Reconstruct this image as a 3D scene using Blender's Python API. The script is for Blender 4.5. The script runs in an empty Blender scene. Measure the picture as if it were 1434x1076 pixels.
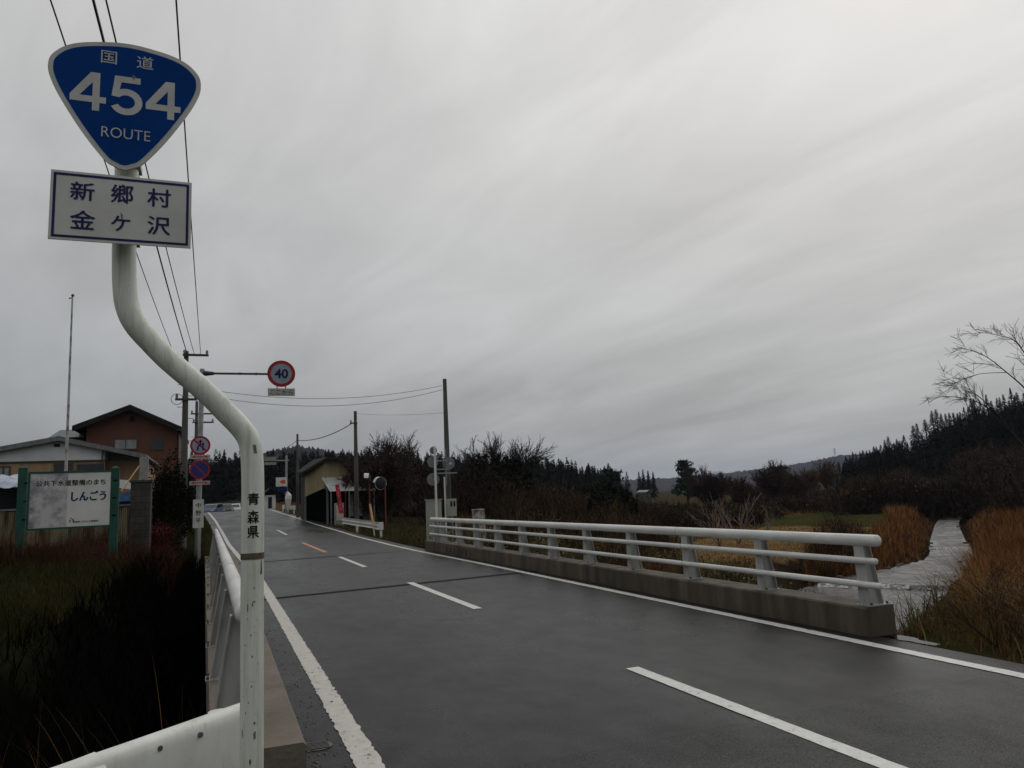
import bpy, bmesh, math, random
import numpy as np
from mathutils import Matrix, Vector

random.seed(7)
rng = np.random.default_rng(7)
scene = bpy.context.scene
C = scene.collection

# ------------------------------------------------------------------ camera
F_PX, IW, IH, ROLL, CAM_H = 1043.0, 1434.0, 1076.0, 0.046, 1.8
def _basis():
    c, s = math.cos(ROLL), math.sin(ROLL)
    p = np.array([305 - 717.0, -(713 - 538.0)])
    d = p @ np.array([-s, c])
    U = np.array([-s, c, d / F_PX]); U /= np.linalg.norm(U)
    F = np.array([p[0], p[1], -F_PX]); F /= np.linalg.norm(F)
    R = np.cross(F, U); R /= np.linalg.norm(R)
    F = np.cross(U, R)
    return np.array([R, F, U])
MB_ = _basis()
cam = bpy.data.cameras.new('camera')
camo = bpy.data.objects.new('camera', cam); C.objects.link(camo)
m4 = Matrix([[float(v) for v in r] for r in MB_]).to_4x4(); m4.translation = (0, 0, CAM_H)
camo.matrix_world = m4
cam.sensor_width = 36.0; cam.lens = 36.0 * F_PX / IW
cam.clip_start = 0.05; cam.clip_end = 12000
scene.camera = camo

# ------------------------------------------------------------------ sky and light
SUN_AZ, SUN_EL = math.radians(55), math.radians(42)      # azimuth from +Y towards +X
world = bpy.data.worlds.new('World'); scene.world = world; world.use_nodes = True
def build_world():
    nt = world.node_tree; N = nt.nodes; L = nt.links; N.clear()
    out = N.new('ShaderNodeOutputWorld'); bg = N.new('ShaderNodeBackground')
    tc = N.new('ShaderNodeTexCoord')
    sep = N.new('ShaderNodeSeparateXYZ'); L.new(tc.outputs['Generated'], sep.inputs[0])
    def mth(op, a, b=None, clamp=False):
        n = N.new('ShaderNodeMath'); n.operation = op; n.use_clamp = clamp
        for i, v in enumerate((a, b)):
            if v is None: continue
            if isinstance(v, (int, float)): n.inputs[i].default_value = v
            else: L.new(v, n.inputs[i])
        return n.outputs[0]
    z = mth('MAXIMUM', sep.outputs['Z'], 0.0)
    den = mth('ADD', z, 0.16)
    u = mth('DIVIDE', sep.outputs['X'], den); v = mth('DIVIDE', sep.outputs['Y'], den)
    comb = N.new('ShaderNodeCombineXYZ'); L.new(u, comb.inputs[0]); L.new(v, comb.inputs[1])
    def noise(sx, sy, rot, scale, detail, rough, off):
        m0 = N.new('ShaderNodeMapping'); L.new(comb.outputs[0], m0.inputs[0]); m0.inputs['Rotation'].default_value = (0, 0, math.radians(rot))
        mp = N.new('ShaderNodeMapping'); L.new(m0.outputs[0], mp.inputs[0])
        mp.inputs['Location'].default_value = off
        mp.inputs['Scale'].default_value = (sx, sy, 1)
        n = N.new('ShaderNodeTexNoise'); n.inputs['Scale'].default_value = scale
        n.inputs['Detail'].default_value = detail; n.inputs['Roughness'].default_value = rough
        n.inputs['Distortion'].default_value = 0.6
        L.new(mp.outputs[0], n.inputs['Vector']); return n.outputs['Fac']
    n1 = noise(0.45, 1.15, -112, 0.80, 6, 0.5, (3, 1, 0))
    n2 = noise(0.50, 1.25, -104, 2.3, 8, 0.58, (8, 4, 0))
    n3 = noise(1.0, 1.0, 0, 0.45, 3, 0.5, (1, 7, 0))
    mix = mth('ADD', mth('ADD', mth('MULTIPLY', mth('SUBTRACT', n1, 0.5), 0.80), mth('MULTIPLY', mth('SUBTRACT', n2, 0.5), 0.64)), mth('MULTIPLY', mth('SUBTRACT', n3, 0.5), 0.8))
    # overcast luminance: dim horizon, bright zenith, a little brighter towards the hidden sun
    az = mth('ADD', mth('MULTIPLY', sep.outputs['X'], math.sin(SUN_AZ)), mth('MULTIPLY', sep.outputs['Y'], math.cos(SUN_AZ)))
    lum = mth('ADD', mth('ADD', 0.185, mth('MULTIPLY', z, 0.66)), mth('MULTIPLY', mth('MAXIMUM', az, 0.0), 0.185))
    lum = mth('MULTIPLY', lum, mth('ADD', mth('MULTIPLY', mix, 0.75), 1.0))
    cool = N.new('ShaderNodeRGB'); cool.outputs[0].default_value = (0.955, 1.0, 1.03, 1)
    warm = N.new('ShaderNodeRGB'); warm.outputs[0].default_value = (1.0, 0.995, 0.985, 1)
    mr = N.new('ShaderNodeMapRange'); L.new(mth('ADD', z, mth('MULTIPLY', az, 0.35)), mr.inputs[0]); mr.inputs[1].default_value = 0.15; mr.inputs[2].default_value = 0.65
    mc = N.new('ShaderNodeMix'); mc.data_type = 'RGBA'; L.new(mr.outputs[0], mc.inputs['Factor'])
    L.new(cool.outputs[0], mc.inputs['A']); L.new(warm.outputs[0], mc.inputs['B'])
    vm = N.new('ShaderNodeVectorMath'); vm.operation = 'SCALE'
    L.new(mc.outputs['Result'], vm.inputs[0]); L.new(lum, vm.inputs['Scale'])
    sky = N.new('ShaderNodeTexSky'); sky.sky_type = 'NISHITA'; sky.sun_disc = False
    sky.sun_elevation = SUN_EL; sky.sun_rotation = SUN_AZ; sky.dust_density = 4; sky.air_density = 1.5
    vs = N.new('ShaderNodeVectorMath'); vs.operation = 'SCALE'; L.new(vm.outputs[0], vs.inputs[0]); vs.inputs['Scale'].default_value = 1 / 0.1
    fm = N.new('ShaderNodeMix'); fm.data_type = 'RGBA'; fm.inputs['Factor'].default_value = 0.97
    L.new(sky.outputs[0], fm.inputs['A']); L.new(vs.outputs[0], fm.inputs['B'])
    L.new(fm.outputs['Result'], bg.inputs[0]); bg.inputs[1].default_value = 0.1
    L.new(bg.outputs[0], out.inputs[0])
build_world()
sl = bpy.data.lights.new('sun', 'SUN'); sl.energy = 0.5; sl.angle = math.radians(50); sl.color = (1, 0.97, 0.93)
so = bpy.data.objects.new('sun', sl); C.objects.link(so)
sd = Vector((math.sin(SUN_AZ) * math.cos(SUN_EL), math.cos(SUN_AZ) * math.cos(SUN_EL), math.sin(SUN_EL)))
so.rotation_euler = (sd).to_track_quat('Z', 'Y').to_euler(); so.location = (20, 20, 60)
scene.view_settings.view_transform = 'Standard'; scene.view_settings.look = 'None'
scene.view_settings.exposure = 0.0; scene.view_settings.gamma = 1.0; scene.view_settings.use_curve_mapping = False
scene.render.engine = 'CYCLES'
scene.cycles.max_bounces = 6; scene.cycles.diffuse_bounces = 3; scene.cycles.glossy_bounces = 3
scene.cycles.transparent_max_bounces = 6; scene.cycles.volume_bounces = 0

# ------------------------------------------------------------------ picture measurements -> places
def ray(x, y): return MB_ @ np.array([x - 717.0, -(y - 538.0), -F_PX])
def pix(x, y, Y):
    r = ray(x, y); t = Y / r[1]
    return (float(r[0] * t), float(Y), float(CAM_H + r[2] * t))
def ang(x, y):
    r = ray(x, y); return math.atan2(r[0], r[1]), r[2] / math.hypot(r[0], r[1])

# ------------------------------------------------------------------ materials
def principled(name):
    m = bpy.data.materials.new(name); m.use_nodes = True
    nt = m.node_tree; b = nt.nodes['Principled BSDF']
    return m, nt, nt.nodes, nt.links, b
def mat(name, col, rough=0.6, var=0.25, scale=8.0, col2=None, bump=0.0, bscale=40.0, metal=0.0, spec=0.4, stretch=(1, 1, 1), detail=5, thr=None):
    m, nt, N, L, b = principled(name)
    tc = N.new('ShaderNodeTexCoord'); mp = N.new('ShaderNodeMapping'); mp.inputs['Scale'].default_value = stretch
    L.new(tc.outputs['Object'], mp.inputs[0])
    n = N.new('ShaderNodeTexNoise'); n.inputs['Scale'].default_value = scale; n.inputs['Detail'].default_value = detail
    n.inputs['Roughness'].default_value = 0.6; L.new(mp.outputs[0], n.inputs['Vector'])
    r = N.new('ShaderNodeValToRGB'); e = r.color_ramp.elements
    c2 = col2 if col2 else tuple(max(0, c * (1 - var)) for c in col)
    lo, hi = thr if thr else (0.35, 0.65)
    e[0].position = lo; e[1].position = hi
    e[0].color = (*c2, 1); e[1].color = (*(col if col2 else tuple(c * (1 + var * .5) for c in col)), 1)
    L.new(n.outputs['Fac'], r.inputs[0]); L.new(r.outputs[0], b.inputs['Base Color'])
    b.inputs['Roughness'].default_value = rough; b.inputs['Metallic'].default_value = metal
    b.inputs['Specular IOR Level'].default_value = spec
    if bump:
        n2 = N.new('ShaderNodeTexNoise'); n2.inputs['Scale'].default_value = bscale; n2.inputs['Detail'].default_value = 4
        L.new(mp.outputs[0], n2.inputs['Vector'])
        bp = N.new('ShaderNodeBump'); bp.inputs['Strength'].default_value = bump; bp.inputs['Distance'].default_value = 0.02
        L.new(n2.outputs['Fac'], bp.inputs['Height']); L.new(bp.outputs[0], b.inputs['Normal'])
    return m
def tinted(name, stops, rough=0.75, big=0.35, bigscale=0.4, spec=0.25, sub=0.0):
    """foliage material: the per-blade 'tint' picks the colour, large noise shifts it"""
    m, nt, N, L, b = principled(name)
    at = N.new('ShaderNodeAttribute'); at.attribute_name = 'tint'
    tc = N.new('ShaderNodeTexCoord'); n = N.new('ShaderNodeTexNoise'); n.inputs['Scale'].default_value = bigscale; n.inputs['Detail'].default_value = 3
    L.new(tc.outputs['Object'], n.inputs['Vector'])
    a = N.new('ShaderNodeMath'); a.operation = 'MULTIPLY_ADD'; L.new(n.outputs['Fac'], a.inputs[0]); a.inputs[1].default_value = big * 2; a.inputs[2].default_value = -big
    s = N.new('ShaderNodeMath'); s.operation = 'ADD'; s.use_clamp = True; L.new(at.outputs['Fac'], s.inputs[0]); L.new(a.outputs[0], s.inputs[1])
    r = N.new('ShaderNodeValToRGB'); cr = r.color_ramp
    while len(cr.elements) < len(stops): cr.elements.new(0.5)
    for i, c in enumerate(stops):
        cr.elements[i].position = i / (len(stops) - 1); cr.elements[i].color = (*c, 1)
    L.new(s.outputs[0], r.inputs[0]); L.new(r.outputs[0], b.inputs['Base Color'])
    b.inputs['Roughness'].default_value = rough; b.inputs['Specular IOR Level'].default_value = spec
    return m

def grime_paint(name, hi, lo, rough=.4, rust=(.20, .13, .075), amount=.55, scale=5.0, stretch=(1, 1, .3)):
    m, nt, N, L, b = principled(name); tc = N.new('ShaderNodeTexCoord')
    def nz(s, d, st):
        mp = N.new('ShaderNodeMapping'); mp.inputs['Scale'].default_value = st; L.new(tc.outputs['Object'], mp.inputs[0]); n = N.new('ShaderNodeTexNoise'); n.inputs['Scale'].default_value = s; n.inputs['Detail'].default_value = d; n.inputs['Roughness'].default_value = .68; L.new(mp.outputs[0], n.inputs['Vector']); return n.outputs['Fac']
    r = N.new('ShaderNodeValToRGB'); e = r.color_ramp.elements; e[0].position = .3; e[0].color = (*lo, 1); e[1].position = .6; e[1].color = (*hi, 1); L.new(nz(scale * .5, 6, stretch), r.inputs[0])
    mr = N.new('ShaderNodeMapRange'); L.new(nz(scale * 2.2, 9, stretch), mr.inputs[0]); mr.inputs[1].default_value = .60; mr.inputs[2].default_value = .74; mr.inputs[4].default_value = amount
    mx = N.new('ShaderNodeMix'); mx.data_type = 'RGBA'; L.new(mr.outputs[0], mx.inputs['Factor']); L.new(r.outputs[0], mx.inputs['A']); mx.inputs['B'].default_value = (*rust, 1); L.new(mx.outputs['Result'], b.inputs['Base Color'])
    b.inputs['Roughness'].default_value = rough; return m
M = {}
M['white_paint'] = grime_paint('white_paint', (0.68, 0.69, 0.65), (0.50, 0.50, 0.44))
M['rail_paint'] = grime_paint('rail_paint', (0.62, 0.62, 0.59), (0.44, 0.44, 0.41), .42, (.20, .17, .13), .5, 6, (1, .4, 1))
M['rail_grey'] = grime_paint('rail_grey', (0.40, 0.40, 0.38), (0.20, 0.20, 0.19), .5, (.11, .08, .05), .6, 9, (1, 1, .3))
M['galv'] = mat('galvanised', (0.32, 0.33, 0.33), 0.45, var=.3, scale=10, metal=.5)
M['dark_metal'] = mat('dark_metal', (0.05, 0.05, 0.05), 0.5, var=.3)
M['bolt'] = mat('bolt', (0.10, 0.08, 0.06), 0.5, var=.4, scale=60)
M['sign_white'] = mat('sign_white', (0.54, 0.54, 0.50), 0.4, col2=(0.43, 0.43, 0.39), scale=5, thr=(.25, .6))
M['shield_white'] = mat('shield_white', (0.50, 0.50, 0.48), 0.4, col2=(0.40, 0.40, 0.37), scale=9)
M['sign_blue'] = mat('sign_blue', (0.0003, 0.044, 0.215), 0.65, col2=(0.0003, 0.034, 0.170), scale=4, spec=.06)
M['navy'] = mat('navy_print', (0.005, 0.010, 0.085), 0.45, var=.2, spec=.2)
M['black_print'] = mat('black_print', (0.012, 0.012, 0.014), 0.5, var=.3, spec=.2)
M['sign_red'] = mat('sign_red', (0.30, 0.012, 0.02), 0.4, var=.25, scale=6, spec=.3)
M['sign_back'] = mat('sign_back', (0.20, 0.21, 0.21), 0.5, var=.25, metal=.3)
M['concrete'] = mat('concrete', (0.175, 0.145, 0.115), 0.75, col2=(0.085, 0.07, 0.05), scale=1.6, bump=.35, bscale=30, detail=9, thr=(.3, .7))
M['concrete_dark'] = mat('mossy_concrete', (0.100, 0.080, 0.056), 0.8, col2=(0.026, 0.022, 0.014), scale=1.7, bump=.5, bscale=25, detail=10, thr=(.30, .66), stretch=(2, 2, .35))
M['wood_pole'] = mat('pole_concrete', (0.10, 0.095, 0.085), 0.8, col2=(0.05, 0.045, 0.04), scale=3, stretch=(1, 1, .2))
M['wire'] = mat('wire_rubber', (0.02, 0.02, 0.022), 0.6, var=.1)
M['green_post'] = mat('green_post', (0.008, 0.075, 0.050), 0.6, col2=(0.005, 0.042, 0.03), scale=4)
M['brown_wall'] = mat('brown_siding', (0.13, 0.048, 0.025), 0.7, var=.2, scale=1.2)
M['white_wall'] = mat('white_plaster', (0.66, 0.66, 0.66), 0.7, col2=(0.52, 0.52, 0.52), scale=.9)
M['beige_wall'] = mat('beige_siding', (0.34, 0.22, 0.12), 0.7, var=.2, scale=1.0, stretch=(3, 3, .5))
M['yellow_wall'] = mat('yellow_corrugated', (0.34, 0.28, 0.15), 0.65, col2=(0.20, 0.155, 0.08), scale=.9, stretch=(3, 3, .4))
M['roof_dark'] = mat('dark_roofing', (0.022, 0.021, 0.021), 0.8, var=.3, scale=2, spec=.12)
M['roof_grey'] = mat('grey_roofing', (0.10, 0.115, 0.13), 0.5, var=.3, scale=2)
M['roof_trim'] = mat('roof_trim', (0.16, 0.16, 0.155), 0.55, var=.3)
M['awning'] = mat('awning_sheet', (0.38, 0.39, 0.38), 0.55, col2=(0.22, 0.23, 0.225), scale=2)
M['glass'] = mat('window_glass', (0.02, 0.025, 0.03), 0.12, var=.2, spec=.6)
M['curtain'] = mat('curtained_glass', (0.26, 0.27, 0.28), 0.3, var=.3, scale=1.5, stretch=(6, 6, 1), spec=.5)
M['frame_dark'] = mat('window_frame', (0.06, 0.05, 0.045), 0.5)
M['block'] = mat('concrete_block', (0.050, 0.045, 0.042), 0.85, var=.5, scale=2, bump=.4, bscale=30)
M['tarp'] = mat('blue_white_tarp', (0.40, 0.45, 0.52), 0.35, col2=(0.12, 0.17, 0.28), scale=1.6, stretch=(1, 1, .5), bump=.5, bscale=6)
M['blue_tarp'] = mat('blue_tarp', (0.05, 0.14, 0.30), 0.4, var=.3)
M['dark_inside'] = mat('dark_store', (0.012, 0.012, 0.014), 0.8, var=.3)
M['rust_cream'] = mat('rusty_cream_sheet', (0.30, 0.27, 0.17), 0.65, col2=(0.09, 0.045, 0.02), scale=1.7, stretch=(4, 4, .35), detail=8, thr=(.38, .58), bump=.1)
M['red_cloth'] = mat('red_banner', (0.42, 0.02, 0.035), 0.6, var=.3, scale=3)
M['amber'] = mat('amber_reflector', (0.80, 0.42, 0.14), 0.4, var=.1)
M['mirror'] = mat('mirror_back', (0.012, 0.011, 0.011), 0.8, var=.2)
M['chrome'] = mat('polished_rim', (0.6, 0.6, 0.6), 0.25, var=.1)
M['cabinet'] = mat('cabinet_paint', (0.36, 0.37, 0.31), 0.5, col2=(0.25, 0.26, 0.21), scale=1.5, stretch=(1, 1, .4))
M['bark'] = mat('bark', (0.060, 0.050, 0.042), 0.9, var=.4, scale=6, stretch=(1, 1, .3))
M['bark_pale'] = mat('pale_bark', (0.12, 0.105, 0.09), 0.85, var=.4, scale=5)
M['bark_straw'] = mat('straw_bark', (0.20, 0.15, 0.12), 0.85, var=.4, scale=5)
M['bark_dark'] = mat('dark_bark', (0.028, 0.020, 0.016), 0.95, var=.4, scale=5, spec=.08)
M['car_blue'] = mat('car_blue', (0.05, 0.09, 0.16), 0.3, var=.1, spec=.6)
M['car_dark'] = mat('car_dark', (0.03, 0.03, 0.035), 0.3, var=.1, spec=.6)
M['car_white'] = mat('car_white', (0.5, 0.5, 0.5), 0.3, var=.1, spec=.6)
M['tyre'] = mat('tyre', (0.015, 0.015, 0.015), 0.8, var=.1)
M['tape'] = mat('brown_tape', (0.12, 0.10, 0.055), 0.5, col2=(0.03, 0.03, 0.02), scale=25)
M['sticker'] = mat('grey_sticker', (0.16, 0.15, 0.13), 0.6, var=.4, scale=60)
M['rust'] = mat('rust_spot', (0.10, 0.055, 0.02), 0.8, var=.5, scale=80)
M['pebble'] = mat('wet_grit', (0.018, 0.016, 0.014), 0.4, var=.5, scale=30)
M['joint'] = mat('joint_rubber', (0.005, 0.005, 0.005), 0.8, spec=.08, var=.4, scale=5)
M['hill_far'] = mat('far_forest', (0.038, 0.036, 0.040), 0.95, col2=(0.016, 0.018, 0.024), scale=.02, detail=8, spec=.05, bump=.6, bscale=.06)
# foliage
M['conifer'] = tinted('conifer_needles', [(0.003, 0.005, 0.004), (0.006, 0.009, 0.006), (0.011, 0.016, 0.010)], spec=.03, big=.3, bigscale=.05)
M['pine'] = tinted('pine_needles', [(0.009, 0.018, 0.011), (0.018, 0.034, 0.020), (0.03, 0.05, 0.028)], spec=.08, big=.1)
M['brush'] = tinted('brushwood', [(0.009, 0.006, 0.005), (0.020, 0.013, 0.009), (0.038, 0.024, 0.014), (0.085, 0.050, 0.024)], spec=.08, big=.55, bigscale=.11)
M['twig'] = tinted('twigs', [(0.022, 0.012, 0.010), (0.045, 0.026, 0.020), (0.075, 0.045, 0.030)], spec=.1, big=.2, bigscale=.2)
M['russet'] = tinted('russet_crown', [(0.04, 0.018, 0.009), (0.085, 0.038, 0.016), (0.13, 0.062, 0.026)], spec=.08, big=.3, bigscale=.2)
M['reed'] = tinted('dry_reeds', [(0.040, 0.018, 0.007), (0.12, 0.048, 0.014), (0.23, 0.095, 0.026), (0.30, 0.155, 0.05)], spec=.12, big=.5, bigscale=.30)
M['weeds'] = tinted('verge_weeds', [(0.018, 0.020, 0.006), (0.050, 0.036, 0.012), (0.13, 0.060, 0.018), (0.24, 0.14, 0.050)], spec=.12, big=.45, bigscale=.8)
M['slope_grass'] = tinted('slope_grass', [(0.009, 0.010, 0.003), (0.022, 0.025, 0.007), (0.038, 0.037, 0.011), (0.072, 0.048, 0.019)], spec=.02, big=.4, bigscale=.5)
M['verge_grass'] = tinted('verge_grass', [(0.016, 0.020, 0.006), (0.035, 0.036, 0.011), (0.06, 0.05, 0.018), (0.11, 0.07, 0.03)], spec=.08, big=.4, bigscale=.5)
M['red_weed'] = tinted('red_weeds', [(0.012, 0.008, 0.005), (0.035, 0.014, 0.008), (0.075, 0.020, 0.012), (0.09, 0.05, 0.02)], spec=.08, big=.4, bigscale=.6)
M['dark_leaf'] = tinted('dark_shrub_leaves', [(0.003, 0.004, 0.003), (0.007, 0.008, 0.004), (0.014, 0.015, 0.008)], spec=0.0, rough=1.0, big=.2)
M['ravine_shade_leaf'] = tinted('ravine_shade_leaves', [(0.0015, 0.002, 0.0015), (0.003, 0.0035, 0.002), (0.006, 0.006, 0.004)], spec=0.0, rough=1.0, big=.2)  # darker copy of the shrub leaves: the ravine's deep shade put into the colour
M['crimson'] = tinted('crimson_leaves', [(0.02, 0.005, 0.004), (0.10, 0.015, 0.012), (0.17, 0.03, 0.02)], spec=.1, big=.2)
M['bamboo'] = tinted('olive_leaves', [(0.02, 0.025, 0.01), (0.06, 0.06, 0.02), (0.12, 0.10, 0.035), (0.2, 0.17, 0.08)], spec=.1, big=.3, bigscale=.6)

def asphalt_mat(name, base, wet):
    m, nt, N, L, b = principled(name)
    tc = N.new('ShaderNodeTexCoord')
    def noise(scale, detail, stretch=(1, 1, 1), rough=.6):
        mp = N.new('ShaderNodeMapping'); mp.inputs['Scale'].default_value = stretch; L.new(tc.outputs['Object'], mp.inputs[0])
        n = N.new('ShaderNodeTexNoise'); n.inputs['Scale'].default_value = scale; n.inputs['Detail'].default_value = detail; n.inputs['Roughness'].default_value = rough
        L.new(mp.outputs[0], n.inputs['Vector']); return n.outputs['Fac']
    def ramp(f, p0, c0, p1, c1):
        r = N.new('ShaderNodeMapRange'); L.new(f, r.inputs[0]); r.inputs[1].default_value = p0; r.inputs[2].default_value = p1; r.inputs[3].default_value = c0; r.inputs[4].default_value = c1
        return r.outputs[0]
    def mth(op, a, c):
        n = N.new('ShaderNodeMath'); n.operation = op
        for i, v in enumerate((a, c)):
            if isinstance(v, (int, float)): n.inputs[i].default_value = v
            else: L.new(v, n.inputs[i])
        return n.outputs[0]
    big = noise(.35, 4, (1, .35, 1)); mid = noise(2.3, 6); grain = noise(95, 4); tracks = noise(.9, 2, (1, .03, 1))
    val = mth('MULTIPLY', mth('MULTIPLY', ramp(big, .3, .90, .7, 1.08), ramp(grain, .3, .35, .7, 2.0)), mth('MULTIPLY', ramp(mid, .3, .85, .7, 1.12), ramp(tracks, .35, .88, .65, 1.1)))
    vm = N.new('ShaderNodeVectorMath'); vm.operation = 'SCALE'; vm.inputs[0].default_value = base; L.new(val, vm.inputs['Scale'])
    L.new(vm.outputs[0], b.inputs['Base Color'])
    puddle = noise(.55, 5, (1.3, .5, 1), .65)
    r = mth('ADD', ramp(puddle, .30, wet[0], .66, wet[1]), mth('MULTIPLY', mth('SUBTRACT', tracks, .5), .16))
    L.new(r, b.inputs['Roughness']); b.inputs['Specular IOR Level'].default_value = .20
    L.new(mth('MULTIPLY', ramp(grain, .32, .03, .68, .30), ramp(mid, .3, .75, .7, 1.2)), b.inputs['Specular IOR Level'])
    bp = N.new('ShaderNodeBump'); bp.inputs['Distance'].default_value = .009
    L.new(ramp(puddle, .3, .45, .6, .8), bp.inputs['Strength'])
    L.new(mth('ADD', grain, mth('MULTIPLY', mid, .6)), bp.inputs['Height']); L.new(bp.outputs[0], b.inputs['Normal'])
    return m
M['asphalt'] = asphalt_mat('wet_asphalt', (0.0145, 0.0138, 0.0142), (.22, .40))
M['asphalt_old'] = asphalt_mat('worn_wet_asphalt', (0.020, 0.0195, 0.0195), (.25, .44))
M['asphalt_patch'] = asphalt_mat('patched_asphalt', (0.0110, 0.0105, 0.0108), (.27, .43))

def line_mat(name, col, under=(0.05, 0.05, 0.05)):
    m, nt, N, L, b = principled(name)
    tc = N.new('ShaderNodeTexCoord')
    n = N.new('ShaderNodeTexNoise'); n.inputs['Scale'].default_value = 11; n.inputs['Detail'].default_value = 9; n.inputs['Roughness'].default_value = .75
    L.new(tc.outputs['Object'], n.inputs['Vector'])
    r = N.new('ShaderNodeValToRGB'); e = r.color_ramp.elements
    e[0].position = .34; e[0].color = (*under, 1); e[1].position = .42; e[1].color = (*tuple(c * .82 for c in col), 1)
    e2 = e.new(.65); e2.color = (*col, 1)
    L.new(n.outputs['Fac'], r.inputs[0]); L.new(r.outputs[0], b.inputs['Base Color']); b.inputs['Roughness'].default_value = .42
    return m
M['line_white'] = line_mat('worn_white_line', (0.52, 0.50, 0.44))
M['line_dash'] = line_mat('white_dash', (0.60, 0.60, 0.57))
M['line_orange'] = line_mat('orange_line', (0.50, 0.20, 0.05))

def ground_mat():
    m, nt, N, L, b = principled('ground')
    at = N.new('ShaderNodeAttribute'); at.attribute_name = 'Col'
    tc = N.new('ShaderNodeTexCoord')
    n = N.new('ShaderNodeTexNoise'); n.inputs['Scale'].default_value = 1.1; n.inputs['Detail'].default_value = 10; n.inputs['Roughness'].default_value = .7
    L.new(tc.outputs['Object'], n.inputs['Vector'])
    mr = N.new('ShaderNodeMapRange'); L.new(n.outputs['Fac'], mr.inputs[0]); mr.inputs[1].default_value = .3; mr.inputs[2].default_value = .7; mr.inputs[3].default_value = .55; mr.inputs[4].default_value = 1.4
    v = N.new('ShaderNodeVectorMath'); v.operation = 'SCALE'; L.new(at.outputs['Color'], v.inputs[0]); L.new(mr.outputs[0], v.inputs['Scale'])
    L.new(v.outputs[0], b.inputs['Base Color']); b.inputs['Roughness'].default_value = 1.0; b.inputs['Specular IOR Level'].default_value = .0
    bp = N.new('ShaderNodeBump'); bp.inputs['Strength'].default_value = .8; bp.inputs['Distance'].default_value = .1
    L.new(n.outputs['Fac'], bp.inputs['Height']); L.new(bp.outputs[0], b.inputs['Normal'])
    return m
M['ground'] = ground_mat()
def water_mat():
    m, nt, N, L, b = principled('stream_water')
    b.inputs['Base Color'].default_value = (0.030, 0.030, 0.028, 1); b.inputs['Roughness'].default_value = .15; b.inputs['Specular IOR Level'].default_value = .19
    tc = N.new('ShaderNodeTexCoord')
    mp = N.new('ShaderNodeMapping'); mp.inputs['Rotation'].default_value = (0, 0, math.radians(-38)); mp.inputs['Scale'].default_value = (.55, 1.6, 1); L.new(tc.outputs['Object'], mp.inputs[0])
    n = N.new('ShaderNodeTexNoise'); n.inputs['Scale'].default_value = 2.4; n.inputs['Detail'].default_value = 7; n.inputs['Roughness'].default_value = .6; n.inputs['Distortion'].default_value = .8
    L.new(mp.outputs[0], n.inputs['Vector'])
    bp = N.new('ShaderNodeBump'); bp.inputs['Strength'].default_value = .5; bp.inputs['Distance'].default_value = .16
    L.new(n.outputs['Fac'], bp.inputs['Height']); L.new(bp.outputs[0], b.inputs['Normal'])
    # broken foam
    n2 = N.new('ShaderNodeTexNoise'); n2.inputs['Scale'].default_value = 1.5; n2.inputs['Detail'].default_value = 9; n2.inputs['Roughness'].default_value = .75; L.new(mp.outputs[0], n2.inputs['Vector'])
    r = N.new('ShaderNodeValToRGB'); e = r.color_ramp.elements; e[0].position = .64; e[0].color = (0.012, 0.011, 0.010, 1); e[1].position = .80; e[1].color = (0.14, 0.14, 0.14, 1)
    L.new(n2.outputs['Fac'], r.inputs[0]); L.new(r.outputs[0], b.inputs['Base Color'])
    return m
M['water'] = water_mat()
M['foam'] = mat('foam', (0.34, 0.35, 0.35), .5, col2=(0.05, 0.05, 0.05), scale=5, thr=(.42, .58))

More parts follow.
